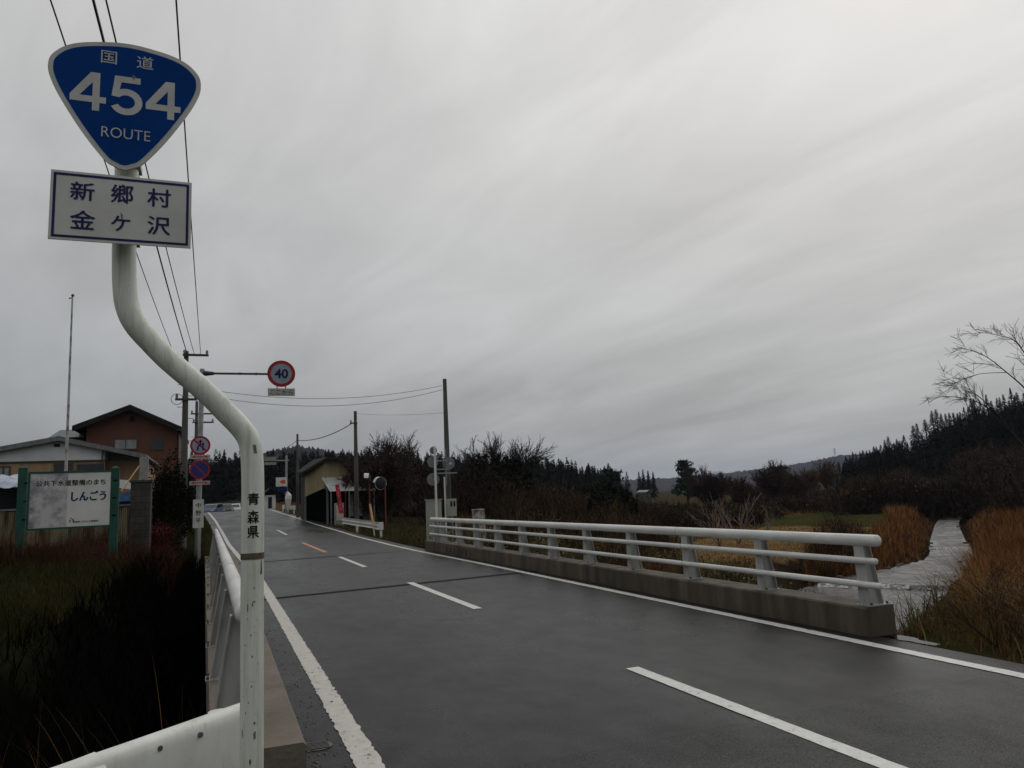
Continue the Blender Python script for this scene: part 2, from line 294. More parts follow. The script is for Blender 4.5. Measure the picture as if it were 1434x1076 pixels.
# ------------------------------------------------------------------ object helpers
def tag(o, label=None, cat=None, group=None, kind=None):
    if label: o['label'] = label
    if cat: o['category'] = cat
    if group: o['group'] = group
    if kind: o['kind'] = kind
    return o
def origin_of(o):
    v = Vector((0, 0, 0))
    while o is not None:
        v = v + Vector(o.location); o = o.parent
    return v
def thing(name, label, cat, loc=(0, 0, 0), group=None):
    o = bpy.data.objects.new(name, None); C.objects.link(o); o.location = loc
    o.empty_display_size = .3
    return tag(o, label, cat, group)
class MB:
    def __init__(s): s.v = []; s.f = []; s.m = []
    def add(s, vs, fs, mi=0):
        o = len(s.v); s.v += [tuple(map(float, p)) for p in vs]; s.f += [tuple(i + o for i in f) for f in fs]; s.m += [mi] * len(fs); return s
    def box(s, x0, x1, y0, y1, z0, z1, mi=0):
        return s.add([(x0, y0, z0), (x1, y0, z0), (x1, y1, z0), (x0, y1, z0), (x0, y0, z1), (x1, y0, z1), (x1, y1, z1), (x0, y1, z1)],
                     [(0, 3, 2, 1), (4, 5, 6, 7), (0, 1, 5, 4), (1, 2, 6, 5), (2, 3, 7, 6), (3, 0, 4, 7)], mi)
    def tube(s, pts, r, n=10, caps=True, mi=0):
        pts = [Vector(p) for p in pts]; k = len(pts); rs = r if isinstance(r, (list, tuple)) else [r] * k
        vs = []; prev = None
        for i, p in enumerate(pts):
            d = (pts[min(i + 1, k - 1)] - pts[max(i - 1, 0)]).normalized()
            if prev is None:
                a = Vector((0, 0, 1)) if abs(d.z) < .9 else Vector((1, 0, 0)); a = (a - d * a.dot(d)).normalized()
            else: a = (prev - d * prev.dot(d)).normalized()
            prev = a; bb = d.cross(a)
            for j in range(n):
                t = 2 * math.pi * j / n; vs.append(p + (a * math.cos(t) + bb * math.sin(t)) * rs[i])
        fs = [(i * n + j, i * n + (j + 1) % n, (i + 1) * n + (j + 1) % n, (i + 1) * n + j) for i in range(k - 1) for j in range(n)]
        if caps: fs.append(tuple(range(n))[::-1]); fs.append(tuple(range((k - 1) * n, k * n)))
        return s.add(vs, fs, mi)
    def prism(s, poly, a, b, fn, mi=0):
        """poly in 2D, fn(u, v, w) -> 3D, w from a to b"""
        n = len(poly)
        vs = [fn(u, v, a) for u, v in poly] + [fn(u, v, b) for u, v in poly]
        fs = [tuple(range(n))[::-1], tuple(range(n, 2 * n))] + [(i, (i + 1) % n, n + (i + 1) % n, n + i) for i in range(n)]
        return s.add(vs, fs, mi)
    def sweep(s, path, prof, closed=True, mi=0):
        """prof (lateral, up) swept along a horizontal-ish path; lateral is to the left of travel"""
        k = len(path); n = len(prof); vs = []
        for i, p in enumerate(path):
            a = Vector(path[min(i + 1, k - 1)]) - Vector(path[max(i - 1, 0)]); a.z = 0; a.normalize()
            l = Vector((-a.y, a.x, 0))
            for u, v in prof: vs.append(Vector(p) + l * u + Vector((0, 0, v)))
        m = n if closed else n - 1
        fs = [(i * n + j, (i + 1) * n + j, (i + 1) * n + (j + 1) % n, i * n + (j + 1) % n) for i in range(k - 1) for j in range(m)]
        if closed: fs += [tuple(range(n)), tuple(range((k - 1) * n, k * n))[::-1]]
        return s.add(vs, fs, mi)
    def build(s, name, mats, parent=None, smooth=False, label=None):
        o0 = origin_of(parent) if parent else Vector((0, 0, 0))
        me = bpy.data.meshes.new(name)
        me.from_pydata([(v[0] - o0.x, v[1] - o0.y, v[2] - o0.z) for v in s.v], [], s.f)
        if not isinstance(mats, (list, tuple)): mats = [mats]
        for q in mats: me.materials.append(q)
        me.polygons.foreach_set('material_index', s.m)
        if smooth:
            me.polygons.foreach_set('use_smooth', [True] * len(s.f))
            try: me.set_sharp_from_angle(angle=math.radians(40))
            except Exception: pass
        me.update()
        o = bpy.data.objects.new(name, me); C.objects.link(o)
        if parent: o.parent = parent
        if label: o['label'] = label
        return o
def bevel(o, w=.01, seg=2):
    md = o.modifiers.new('bevel', 'BEVEL'); md.width = w; md.segments = seg; md.limit_method = 'ANGLE'; return o
def npmesh(name, V, T, mats, tint=None, mi=None, parent=None, smooth=False):
    V = np.asarray(V, np.float32).reshape(-1, 3); T = np.asarray(T, np.int32)
    k = T.shape[1]
    me = bpy.data.meshes.new(name); me.vertices.add(len(V)); me.vertices.foreach_set('co', V.ravel())
    me.loops.add(T.size); me.loops.foreach_set('vertex_index', T.ravel())
    me.polygons.add(len(T)); me.polygons.foreach_set('loop_start', np.arange(0, T.size, k, dtype=np.int32)); me.polygons.foreach_set('loop_total', np.full(len(T), k, np.int32))
    if not isinstance(mats, (list, tuple)): mats = [mats]
    for q in mats: me.materials.append(q)
    if mi is not None: me.polygons.foreach_set('material_index', np.asarray(mi, np.int32))
    if smooth: me.polygons.foreach_set('use_smooth', np.ones(len(T), bool))
    if tint is not None:
        a = me.attributes.new('tint', 'FLOAT', 'POINT'); a.data.foreach_set('value', np.asarray(tint, np.float32))
    me.update(calc_edges=True); me.validate()
    o = bpy.data.objects.new(name, me); C.objects.link(o)
    if parent: o.parent = parent
    return o
def clone(root, loc=None, rz=None, scale=None, label=None, group=None):
    r = root.copy(); C.objects.link(r)
    if loc is not None: r.location = loc
    if rz is not None: r.rotation_euler = (0, 0, rz)
    if scale is not None: r.scale = scale
    if label: r['label'] = label
    if group: r['group'] = group
    for ch in list(root.children):
        c = ch.copy(); C.objects.link(c); c.parent = r
        for g in list(ch.children):
            d = g.copy(); C.objects.link(d); d.parent = c
    return r

def text2d(body, cx, cz, w, h, bold=0.0):
    """the outline of the writing as flat triangles fitted in a w x h box around (cx, cz)"""
    cu = bpy.data.curves.new('txt', 'FONT'); cu.body = body; cu.offset = bold; cu.resolution_u = 3
    o = bpy.data.objects.new('txt', cu); C.objects.link(o)
    bpy.context.view_layer.update()
    me = bpy.data.meshes.new_from_object(o.evaluated_get(bpy.context.evaluated_depsgraph_get()))
    v = np.array([q.co[:2] for q in me.vertices]); fs = [tuple(p.vertices) for p in me.polygons]
    bpy.data.objects.remove(o); bpy.data.curves.remove(cu); bpy.data.meshes.remove(me)
    if len(v) == 0: return [], []
    lo, hi = v.min(0), v.max(0); s = (hi - lo); s[s < 1e-6] = 1
    v = (v - lo) / s
    return [((a - .5) * w + cx, (b - .5) * h + cz) for a, b in v], fs

class Board:
    """a flat sign plane: centre c, facing -Y turned by yaw; u right, v up, w towards the viewer"""
    def __init__(s, c, yaw=0.0):
        s.c = Vector(c); s.R = Vector((math.cos(yaw), math.sin(yaw), 0)); s.U = Vector((0, 0, 1)); s.N = s.R.cross(s.U)
    def __call__(s, u, v, w=0.0): return s.c + s.R * u + s.U * v + s.N * w
    def text(s, mb, body, cx, cz, w, h, lift=.002, bold=0.0, mi=0):
        cjk = any(ord(c) > 0x2000 for c in body)
        v, f = text2d(body, cx, cz, w, h, 0 if cjk else bold)
        mb.add([s(a, b, lift) for a, b in v], f, mi)
        if cjk and bold:          # heavier strokes: the same glyph laid again a hair to each side
            e = bold * h * .9
            for k, (dx, dz) in enumerate(((-e, 0), (e, 0), (0, e * .7), (0, -e * .7))):
                mb.add([s(a + dx, b + dz, lift + .0001 * (k + 1)) for a, b in v], f, mi)
        return mb
    def quad(s, mb, poly, lift, mi=0):
        return mb.add([s(a, b, lift) for a, b in poly], [tuple(range(len(poly)))], mi)
    def plate(s, mb, poly, w0, w1, mi=0): return mb.prism(poly, w0, w1, s, mi)
def circle(r, n=40, cx=0, cz=0): return [(cx + r * math.cos(2 * math.pi * i / n), cz + r * math.sin(2 * math.pi * i / n)) for i in range(n)]
def rect(cx, cz, w, h): return [(cx - w / 2, cz - h / 2), (cx + w / 2, cz - h / 2), (cx + w / 2, cz + h / 2), (cx - w / 2, cz + h / 2)]
def ring(mb, B, r0, r1, lift, n=48, mi=0):
    a = circle(r0, n); b = circle(r1, n)
    vs = [B(u, v, lift) for u, v in a] + [B(u, v, lift) for u, v in b]
    return mb.add(vs, [(i, (i + 1) % n, n + (i + 1) % n, n + i) for i in range(n)], mi)
def catmull(pts, n=8, closed=False):
    P = [np.array(p, float) for p in pts]; out = []; k = len(P)
    rng_ = range(k) if closed else range(k - 1)
    for i in rng_:
        if closed: a, b, c, d = P[(i - 1) % k], P[i], P[(i + 1) % k], P[(i + 2) % k]
        else: a, b, c, d = P[max(i - 1, 0)], P[i], P[i + 1], P[min(i + 2, k - 1)]
        for j in range(n):
            t = j / n
            out.append(tuple(.5 * ((2 * b) + (-a + c) * t + (2 * a - 5 * b + 4 * c - d) * t * t + (-a + 3 * b - 3 * c + d) * t ** 3)))
    if not closed: out.append(tuple(P[-1]))
    return out

# ------------------------------------------------------------------ the lie of the land
RY = [-400, 28, 36, 43, 50, 65, 80, 88, 100, 125, 400, 4000]; RZ = [0, 0, .17, .36, .52, 1.0, 1.5, 1.48, 1.0, .8, .8, .8]
_yy = np.arange(-400, 700, 1.0); _zz = np.interp(_yy, RY, RZ); _k = np.hanning(9); _k /= _k.sum(); _zz = np.convolve(np.pad(_zz, 4, 'edge'), _k, 'valid')
_zz[_yy < 26] = 0
def zroad(y): return np.interp(y, _yy, _zz)
LY = [-400, 20, 28, 37, 50, 62, 80, 130, 400]; LX = [1.0, 1.0, .80, .47, .18, -.15, -.85, -5.5, -45]
RXs = [6.7, 6.7, 6.6, 6.2, 5.9, 5.6, 4.9, .6, -38]
def xleft(y): return np.interp(y, LY, LX)
def xright(y): return np.interp(y, LY, RXs)
CL = [(-60, -60), (-24, -24), (-14, -10), (-9, -1), (-6, 4.5), (-3, 8.5), (1, 12.3), (7, 15.2), (13, 17.6), (19, 21), (26.5, 25.6), (38, 31), (50, 40.5), (64, 51.7), (80, 64), (110, 88), (160, 140)]
NE = [(-66, -40), (-30, -8), (-12, 5.5), (-5.5, 10.6), (-2.9, 12.4), (-2.3, 14.3), (-1.7, 19.3), (-.9, 24.2), (.2, 27.3), (7.5, 27.3), (9, 26.5), (13, 25.5), (19, 27.5), (26, 31.5), (36, 35.5), (48, 44), (62, 55), (78, 67), (108, 92), (160, 145)]
SE = [(-54, -78), (-20, -36), (-8, -12), (-3.4, -1), (-1.2, 3.8), (-.3, 5.6), (7.2, 6.2), (8.8, 7.6), (13, 10.5), (20, 15.5), (29, 20.8), (40, 28), (52, 37.5), (66, 48.5), (84, 62), (114, 85), (165, 135)]
def pdist(x, y, poly):
    d = np.full(x.shape, 1e9)
    for (ax, ay), (bx, by) in zip(poly[:-1], poly[1:]):
        vx, vy = bx - ax, by - ay; t = np.clip(((x - ax) * vx + (y - ay) * vy) / (vx * vx + vy * vy), 0, 1)
        d = np.minimum(d, np.hypot(x - ax - t * vx, y - ay - t * vy))
    return d
def inside(x, y, poly):
    c = np.zeros(x.shape, bool); n = len(poly); j = n - 1
    for i in range(n):
        xi, yi = poly[i]; xj, yj = poly[j]
        with np.errstate(divide='ignore', invalid='ignore'):
            cond = ((yi > y) != (yj > y)) & (x < (xj - xi) * (y - yi) / (yj - yi + 1e-12) + xi)
        c ^= cond; j = i
    return c
def sm(t): t = np.clip(t, 0, 1); return t * t * (3 - 2 * t)
def vnoise(x, y, s, seed=0):
    x = x / s + seed * 17.3; y = y / s + seed * 9.1
    xi = np.floor(x); yi = np.floor(y); fx = sm(x - xi); fy = sm(y - yi)
    def h(a, b):
        q = np.sin(a * 127.1 + b * 311.7 + seed * 74.7) * 43758.5453; return q - np.floor(q)
    return (h(xi, yi) * (1 - fx) + h(xi + 1, yi) * fx) * (1 - fy) + (h(xi, yi + 1) * (1 - fx) + h(xi + 1, yi + 1) * fx) * fy
# tree-line profile as seen from the road: azimuth -> height of the tops
TL = [(-200, 640), (100, 640), (290, 641), (330, 634), (372, 640), (400, 634), (430, 634), (470, 634), (520, 630), (560, 632), (600, 638), (640, 637), (700, 641), (760, 644), (800, 650), (850, 657), (875, 668)]
TR = [(1176, 645), (1190, 632), (1215, 624), (1240, 613), (1270, 602), (1300, 586), (1340, 571), (1380, 560), (1434, 545), (1500, 530), (1600, 515)]
RL, RR, HL, HR = 205.0, 185.0, 10.5, 11.5
azL = [ang(*p)[0] for p in TL]; elL = [ang(*p)[1] for p in TL]
azR = [ang(*p)[0] for p in TR]; elR = [ang(*p)[1] for p in TR]
def topL(az): return CAM_H + RL * np.interp(az, azL, elL)
def topR(az): return CAM_H + RR * np.interp(az, azR, elR)
azs = np.array([-math.pi, -2.2, azL[0], *azL[1:], azL[-1] + .03, azR[0] - .02, *azR, azR[-1] + .6, math.pi])
hz = np.array([0, 0, topL(azL[0]) - HL, *[topL(a) - HL for a in azL[1:]], -1.5, -1.5, *[topR(a) - HR for a in azR], 6, 0])
def hz_ground(x, y):
    x = np.asarray(x, float); y = np.asarray(y, float)
    zr = zroad(y); xl = xleft(y); xr = xright(y)
    # west: verge level, rising to the yards
    w = np.clip(xl - x, 0, None)
    west = zr + .86 * sm(w / 4.6) * sm((y - 11.5) / 8.5) * (1 - .5 * sm((y - 45) / 40)) + .10 * sm((y - 24) / 3) * (w > .3) * sm(w / 1.2)
    west = west + .5 * sm((w - 12) / 30)
    e = np.clip(x - xr, 0, None)
    # east: shoulder then down to the valley floor
    sh = np.where(y > 27, 3.0 + 7.0 * sm((y - 34) / 18), 2.2)
    wd = np.where(y > 27, 14.0, 8.0)
    low = np.where(y > 20, -2.0, -1.5)
    t = sm((e - sh) / wd)
    east = zr * (1 - t) + low * t - .05 * sm(e / 2)
    z = np.where(x < (xl + xr) / 2, west, east)
    z = z + (vnoise(x, y, 3.0, 1) - .5) * .16 * sm(np.minimum(w + e, 3) / 3) + (vnoise(x, y, 14, 2) - .5) * .35 * sm((w + e - 2) / 14)
    z = z - .065
    # hills
    r = np.hypot(x, y); az = np.arctan2(x, y)
    H = np.interp(az, azs, hz); t = sm((r - 110) / 85)
    z = z * (1 - t) + (H + (vnoise(x, y, 40, 3) - .5) * 1.5) * t
    # stream channel
    poly = NE + SE[::-1]
    ins = inside(x, y, poly)
    de = np.minimum(pdist(x, y, NE), pdist(x, y, SE)); dc = np.clip(pdist(x, y, CL) - np.interp(x, [0, 12, 27, 38], [.6, 3.0, 2.4, .9]), 0, None)
    u = de / (de + dc + 1e-6)
    s = sm(u ** .62)
    near = sm((240 - r) / 80)
    bed = -3.35 + (vnoise(x, y, 1.3, 5) - .5) * .25
    zc = z * (1 - s) + bed * s
    return np.where(ins, zc * near + z * (1 - near), z)
def gz(x, y): return float(hz_ground(np.array([x]), np.array([y]))[0])

def axis(lo, flo, fhi, hi, step):
    a = list(np.arange(flo, fhi, step)); d = step; v = fhi
    while v < hi: a.append(v); d *= 1.13; v += d
    a.append(hi); d = step; v = flo - step; b = []
    while v > lo: b.append(v); d *= 1.13; v -= d
    b.append(lo); return np.array(b[::-1] + a)
FIELDS = [([(24, 35), (28.5, 31), (50, 47), (66, 58), (60, 62), (40, 52), (26, 42)], (0.150, 0.105, 0.046)),
          ([(50, 47), (68, 60), (80, 76), (62, 74), (44, 58)], (0.038, 0.040, 0.014)),
          ([(26, 42), (40, 53), (44, 60), (30, 56)], (0.11, 0.07, 0.03)),
          ([(60, 74), (80, 78), (100, 100), (72, 100)], (0.13, 0.055, 0.02)),
          ([(60, 95), (92, 105), (145, 190), (110, 200), (70, 130)], (0.13, 0.14, 0.035)),
          ([(72, 100), (86, 102), (120, 150), (96, 150)], (0.15, 0.075, 0.02))]
def make_ground():
    xs = axis(-3500, -22, 62, 3500, .55); ys = axis(-500, -8, 70, 4500, .55)
    X, Y = np.meshgrid(xs, ys); x = X.ravel(); y = Y.ravel(); z = hz_ground(x, y)
    nx, ny = len(xs), len(ys); i = np.arange(nx - 1)[None, :] + np.arange(ny - 1)[:, None] * nx; i = i.ravel()
    Q = np.stack([i, i + 1, i + 1 + nx, i + nx], 1)
    o = npmesh('ground', np.stack([x, y, z], 1), Q, M['ground'], smooth=True)
    col = np.empty((len(x), 4), np.float32); col[:] = (0.030, 0.026, 0.014, 1)
    n = vnoise(x, y, 9, 8)
    west = x < xleft(y)
    col[west, :3] = (0.018, 0.019, 0.008)
    east_far = (x > xright(y) + 8) & (y > 20); col[east_far, :3] = (0.045, 0.026, 0.014)
    col[east_far & (n > .62), :3] = (0.085, 0.045, 0.018)
    for poly, c in FIELDS: col[inside(x, y, poly), :3] = c
    r = np.hypot(x, y); col[r > 165, :3] = (0.014, 0.014, 0.009)
    az = np.arctan2(x, y)
    flat = (r > 165) & (az > azL[-1] + .02) & (az < azR[0]); col[flat, :3] = (0.045, 0.036, 0.018)
    ins = inside(x, y, NE + SE[::-1]); col[ins, :3] = (0.020, 0.014, 0.009); col[ins & (x < 3), :3] = (0.004, 0.004, 0.0035)  # ravine end painted near black, its shade put into the ground colour
    verge = (~west) & (x > xright(y)) & (x < xright(y) + 3.5); col[verge & ~ins, :3] = (0.030, 0.028, 0.012)
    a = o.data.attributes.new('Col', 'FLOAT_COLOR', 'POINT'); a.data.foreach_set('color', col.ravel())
    tag(o, kind='structure'); return o
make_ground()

def ribbon(xa, xb, ys, dz, jit=0.0):
    n = len(ys); z = zroad(ys) + dz; a = np.asarray(xa, float) * np.ones(n); b = np.asarray(xb, float) * np.ones(n)
    if jit:
        a = a + rng.uniform(-jit, jit, n); b = b + rng.uniform(-jit, jit, n)
    V = np.concatenate([np.stack([a, ys, z], 1), np.stack([b, ys, z], 1)]); i = np.arange(n - 1)
    return V, np.stack([i, i + n, i + n + 1, i + 1], 1)
def make_road():
    ys = np.arange(-60, 27.2, .5)
    V, Q = ribbon(.55, 7.12, ys, 0); road = npmesh('road', V, Q, M['asphalt']); tag(road, kind='structure')
    ys = np.arange(27.0, 400, 1.0)
    V, Q = ribbon(xleft(ys) - .55, xright(ys) + .45, ys, .002); r2 = npmesh('road', V, Q, M['asphalt_old']); tag(r2, kind='structure')
    def line(name, xa, xb, y0, y1, m, jit=.004, step=.12, dz=.006):
        y = np.arange(y0, y1 + step * .5, step); V, Q = ribbon(xa(y) if callable(xa) else xa, xb(y) if callable(xb) else xb, y, dz, jit)
        return npmesh(name, V, Q, M[m], parent=road)
    line('edge_line', .91, 1.09, -12, 20, 'line_white', .010, .05)
    line('edge_line', lambda y: xleft(y) - .08, lambda y: xleft(y) + .08, 20, 150, 'line_white', .006, .5)
    line('edge_line', 6.62, 6.78, -12, 20, 'line_dash', .006, .08)
    line('edge_line', lambda y: xright(y) - .08, lambda y: xright(y) + .08, 20, 150, 'line_white', .006, .5)
    for a, b in ((11.9, 16.55), (2.2, 7.05), (-8, -3)): line('centre_dash', 3.885, 4.035, a, b, 'line_dash', .003, .1)
    line('centre_dash', 3.80, 3.94, 21.5, 26.4, 'line_dash', .003, .2)
    mid = lambda o: (lambda y: (xleft(y) + xright(y)) / 2 + .1 + o)
    line('centre_dash', mid(-.08), mid(.07), 28.9, 34.8, 'line_orange', .003, .3)
    line('centre_dash', mid(-.07), mid(.07), 41, 46, 'line_white', .003, .5)
    # expansion joints of the bridge and patches of newer asphalt
    for y0, w, s in ((15.75, .26, .13), (26.4, .30, .08)):
        n = 40; xa = np.linspace(.56, 7.05, n); yc = y0 + xa * s + rng.uniform(-.02, .02, n)
        V = np.concatenate([np.stack([xa, yc - w / 2, np.full(n, .0035)], 1), np.stack([xa, yc + w / 2, np.full(n, .0035)], 1)]); i = np.arange(n - 1)
        npmesh('expansion_joint', V, np.stack([i, i + 1, i + 1 + n, i + n], 1), M['joint'], parent=road)
    y = np.arange(-6, 5.1, .2); V, Q = ribbon(1.3 + .02 * np.sin(y * 3), 6.4, y, .0025, .01)
    npmesh('asphalt_patch', V, Q, M['asphalt_patch'], parent=road)
    for x0, x1, y0, y1 in ((.7, 2.6, 40, 44), (1.0, 2.4, 55, 60), (4.2, 5.6, 38, 38.6), (.3, 1.8, 48, 50), (3.7, 5.2, 33, 33.3), (3.6, 5.0, 52, 54)):
        y = np.arange(y0, y1 + .01, .3); V, Q = ribbon(x0, x1, y, .0045, .02); npmesh('asphalt_patch', V, Q, M['asphalt_patch'], parent=road)
    return road
road = make_road()
def puddles():
    m, nt, N, L, b = principled('puddle_water'); b.inputs['Base Color'].default_value = (.012, .012, .013, 1); b.inputs['Roughness'].default_value = .18; b.inputs['Specular IOR Level'].default_value = .16
    for cx, cy, rx, ry, sd in ((7.22, 6.45, .10, .30, 2),):
        rr_ = random.Random(sd); n = 30; ph = [rr_.uniform(0, 6.28) for _ in range(4)]; pts = []
        for i in range(n):
            a = 6.283 * i / n; k = 1 + .22 * math.sin(2 * a + ph[0]) + .16 * math.sin(3 * a + ph[1]) + .12 * math.sin(5 * a + ph[2]) + .07 * math.sin(9 * a + ph[3]); pts.append((cx + rx * k * math.cos(a), cy + ry * k * math.sin(a), .0085))
        q = MB(); q.add(pts + [(cx, cy, .0085)], [(i, (i + 1) % n, n) for i in range(n)]); o = q.build('puddle', m, road)
puddles()

# ------------------------------------------------------------------ stream
def make_stream():
    c = catmull([(p[0], p[1], 0) for p in CL[1:-1]], 60); c = np.array(c)[:, :2]
    t = np.gradient(c, axis=0); t /= np.linalg.norm(t, axis=1)[:, None]; nrm = np.stack([-t[:, 1], t[:, 0]], 1)
    r = np.hypot(c[:, 0], c[:, 1]); hw = np.interp(c[:, 0], [-20, 2, 14, 27, 38, 60, 110], [.8, 1.6, 3.6, 2.9, 1.2, 1.0, .9])
    z = np.where(c[:, 0] > 28.0, -2.92, -3.05); z = np.where(c[:, 0] > 44, -2.8, z)
    V = []
    k = 25
    for j in range(k):
        f = (j / (k - 1)) * 2 - 1; X_, Y_ = c[:, 0] + nrm[:, 0] * hw * f, c[:, 1] + nrm[:, 1] * hw * f
        al = np.arange(len(c)) * .0 + np.cumsum(np.r_[0, np.hypot(*np.diff(c, axis=0).T)])
        w = (vnoise(al * 2.4, hw * f * .8, 1.0, 41) - .5) * .085 + (vnoise(al * 5.5, hw * f * 2.0, 1.0, 43) - .5) * .03 + (vnoise(al * .7, hw * f, 1.0, 44) - .5) * .05
        V.append(np.stack([X_, Y_, z + w], 1))
    V = np.concatenate(V); n = len(c); Q = []
    for j in range(k - 1):
        i = np.arange(n - 1) + j * n; Q.append(np.stack([i, i + 1, i + 1 + n, i + n], 1))
    o = npmesh('stream', V, np.concatenate(Q)[:, ::-1], M['water'], smooth=True); tag(o, kind='structure')
    rk = MB(); rr_ = random.Random(3)
    for a_ in range(30):
        i = rr_.randrange(int(n * .45), int(n * .93)); sd = rr_.choice((-1, 1)) * rr_.uniform(.88, 1.08); p = c[i] + nrm[i] * hw[i] * sd; r_ = rr_.uniform(.08, .22)
        b0 = []
        for ring_, (rad, hh) in enumerate(((1, -.1), (.9, .25), (.5, .5))): b0 += [(p[0] + math.cos(6.283 * q / 7 + ring_) * r_ * rad * rr_.uniform(.8, 1.15), p[1] + math.sin(6.283 * q / 7 + ring_) * r_ * rad * rr_.uniform(.8, 1.15), z[i] + hh * r_) for q in range(7)]
        rk.add(b0 + [(p[0], p[1], z[i] + .55 * r_)], [(q + 7 * g_, (q + 1) % 7 + 7 * g_, (q + 1) % 7 + 7 * g_ + 7, q + 7 * g_ + 7) for g_ in (0, 1) for q in range(7)] + [(14 + q, 14 + (q + 1) % 7, 21) for q in range(7)])
    tag(rk.build('stream_stones', M['block'], None), 'dark wet stones lying along the edges of the stream', 'stones', kind='stuff')
    # two low weirs: foam lines over the sills
    for cx, cy, L_, zz in ((27.6, 26.2, 2.5, -3.0), (43.8, 35.6, 1.0, -2.86)):
        tx, ty = .8, .6; mb = MB(); nn = 30
        for a in range(nn):
            f = -1 + 2 * a / nn; f2 = f + 2 / nn; w = .10 + .12 * random.random(); off = .1 * math.sin(a * .9)
            x0, y0 = cx - ty * L_ * f - tx * (w + off), cy + tx * L_ * f - ty * (w + off); x1, y1 = cx - ty * L_ * f2 - tx * (w + off), cy + tx * L_ * f2 - ty * (w + off)
            mb.add([(x0, y0, zz - .04), (x1, y1, zz - .04), (x1 + tx * w * 2, y1 + ty * w * 2, zz + .09), (x0 + tx * w * 2, y0 + ty * w * 2, zz + .09)], [(0, 1, 2, 3)])
        tag(mb.build('weir_foam', M['foam'], o))
    return o
make_stream()

# ------------------------------------------------------------------ far hills
def make_hills():
    for pts, r0, wd, lift, name in (([(60, 700), (240, 680), (300, 655), (350, 638), (385, 630), (410, 625), (432, 626), (470, 633), (540, 645), (640, 672), (760, 692)], 460, 150, 0, 'hills'),
                        ([(560, 690), (700, 683), (830, 674), (900, 671), (960, 668), (1020, 662), (1060, 657), (1100, 653), (1140, 645), (1175, 638), (1230, 634), (1320, 640), (1434, 650), (1600, 650)], 1500, 500, 0, 'hills')):
        az = np.array([ang(*p)[0] for p in pts]); el = np.array([ang(*p)[1] for p in pts])
        A = np.linspace(az[0], az[-1], 420); H = CAM_H + r0 * np.interp(A, az, el)
        H = H + (rng.random(420) - .5) * (2.5 if r0 < 1000 else 3.0)
        rr = np.linspace(-1, 1, 15); V = []
        for q in rr:
            R = r0 + q * wd; f = np.exp(-2.6 * q * q) if abs(q) < 1 else 0
            hh = (H + 3) * f * (1 + (vnoise(A * r0, np.full_like(A, q * wd), 60, 4) - .5) * .35 * (1 - f)) - 3 - (4 if abs(q) == 1 else 0)
            V.append(np.stack([np.sin(A) * R, np.cos(A) * R, hh], 1))
        V = np.concatenate(V); n = 420; Q = []
        for j in range(14):
            i = np.arange(n - 1) + j * n; Q.append(np.stack([i, i + 1, i + 1 + n, i + n], 1))
        tag(npmesh(name, V, np.concatenate(Q), M['hill_far']), kind='structure')
make_hills()

# ------------------------------------------------------------------ bridge
def make_bridge():
    t = thing('bridge', 'low concrete road bridge with raised concrete curbs crossing the stream', 'bridge', (3.6, 16.7, 0))
    mb = MB(); dk = [(.02, 6.0), (7.38, 6.9), (7.38, 27.3), (-.30, 27.3), (-.05, 7.5)]; mb.prism(dk, -.85, -.012, lambda u, v, w: (u, v, w)); mb.build('deck', M['concrete_dark'], t)
    for y0, y1 in ((5.2, 6.4), (26.9, 28.1)):
        mb = MB(); mb.box(.05, 7.36, y0, y1, -4.2, -.86); mb.build('abutment', M['concrete'], t)
    for x in (.75, 3.5, 6.4):
        mb = MB(); mb.box(x - .2, x + .2, 6.5, 26.8, -1.35, -.86); mb.build('girder', M['concrete'], t)
    # right curb in two casts, with drain slots, left curb a slowly widening slab
    for y0, y1 in ((6.84, 12.97), (13.0, 26.95)):
        mb = MB(); x1 = 7.43
        xk = 7.0 if y0 < 8 else 7.03; mb.prism([(xk, -.01), (xk, .31), (xk + .02, .33), (x1, .33), (x1, -.6), (7.405, -.6), (7.405, -.01)], y0, y1, lambda u, v, w: (u, w, v)); o = mb.build('curb', M['concrete_dark'], t)
    for i in range(7):
        mb = MB(); y = 21.6 + i * .42; mb.box(7.015, 7.029, y, y + .12, .08, .22); mb.build('drain_slot', M['block'], t)
    ys = [5.35, 9, 13, 17.5, 22, 27.3]; prev = None
    for a, b in zip(ys[:-1], ys[1:]):
        l0, l1 = -.02 - .0165 * (a - 5.3), -.02 - .0165 * (b - 5.3); a2, b2 = a + .008, b - .008
        mb = MB(); vs = []
        for y, l in ((a2, l0), (b2, l1)): vs += [(l, y, -.5), (.56, y, -.5), (.56, y, .24), (.54, y, .26), (l, y, .26)]
        mb.add(vs, [(0, 1, 2, 3, 4), (9, 8, 7, 6, 5)] + [(i, 5 + i, 5 + (i + 1) % 5, (i + 1) % 5) for i in range(5)]); mb.build('curb', M['concrete'], t)
make_bridge()

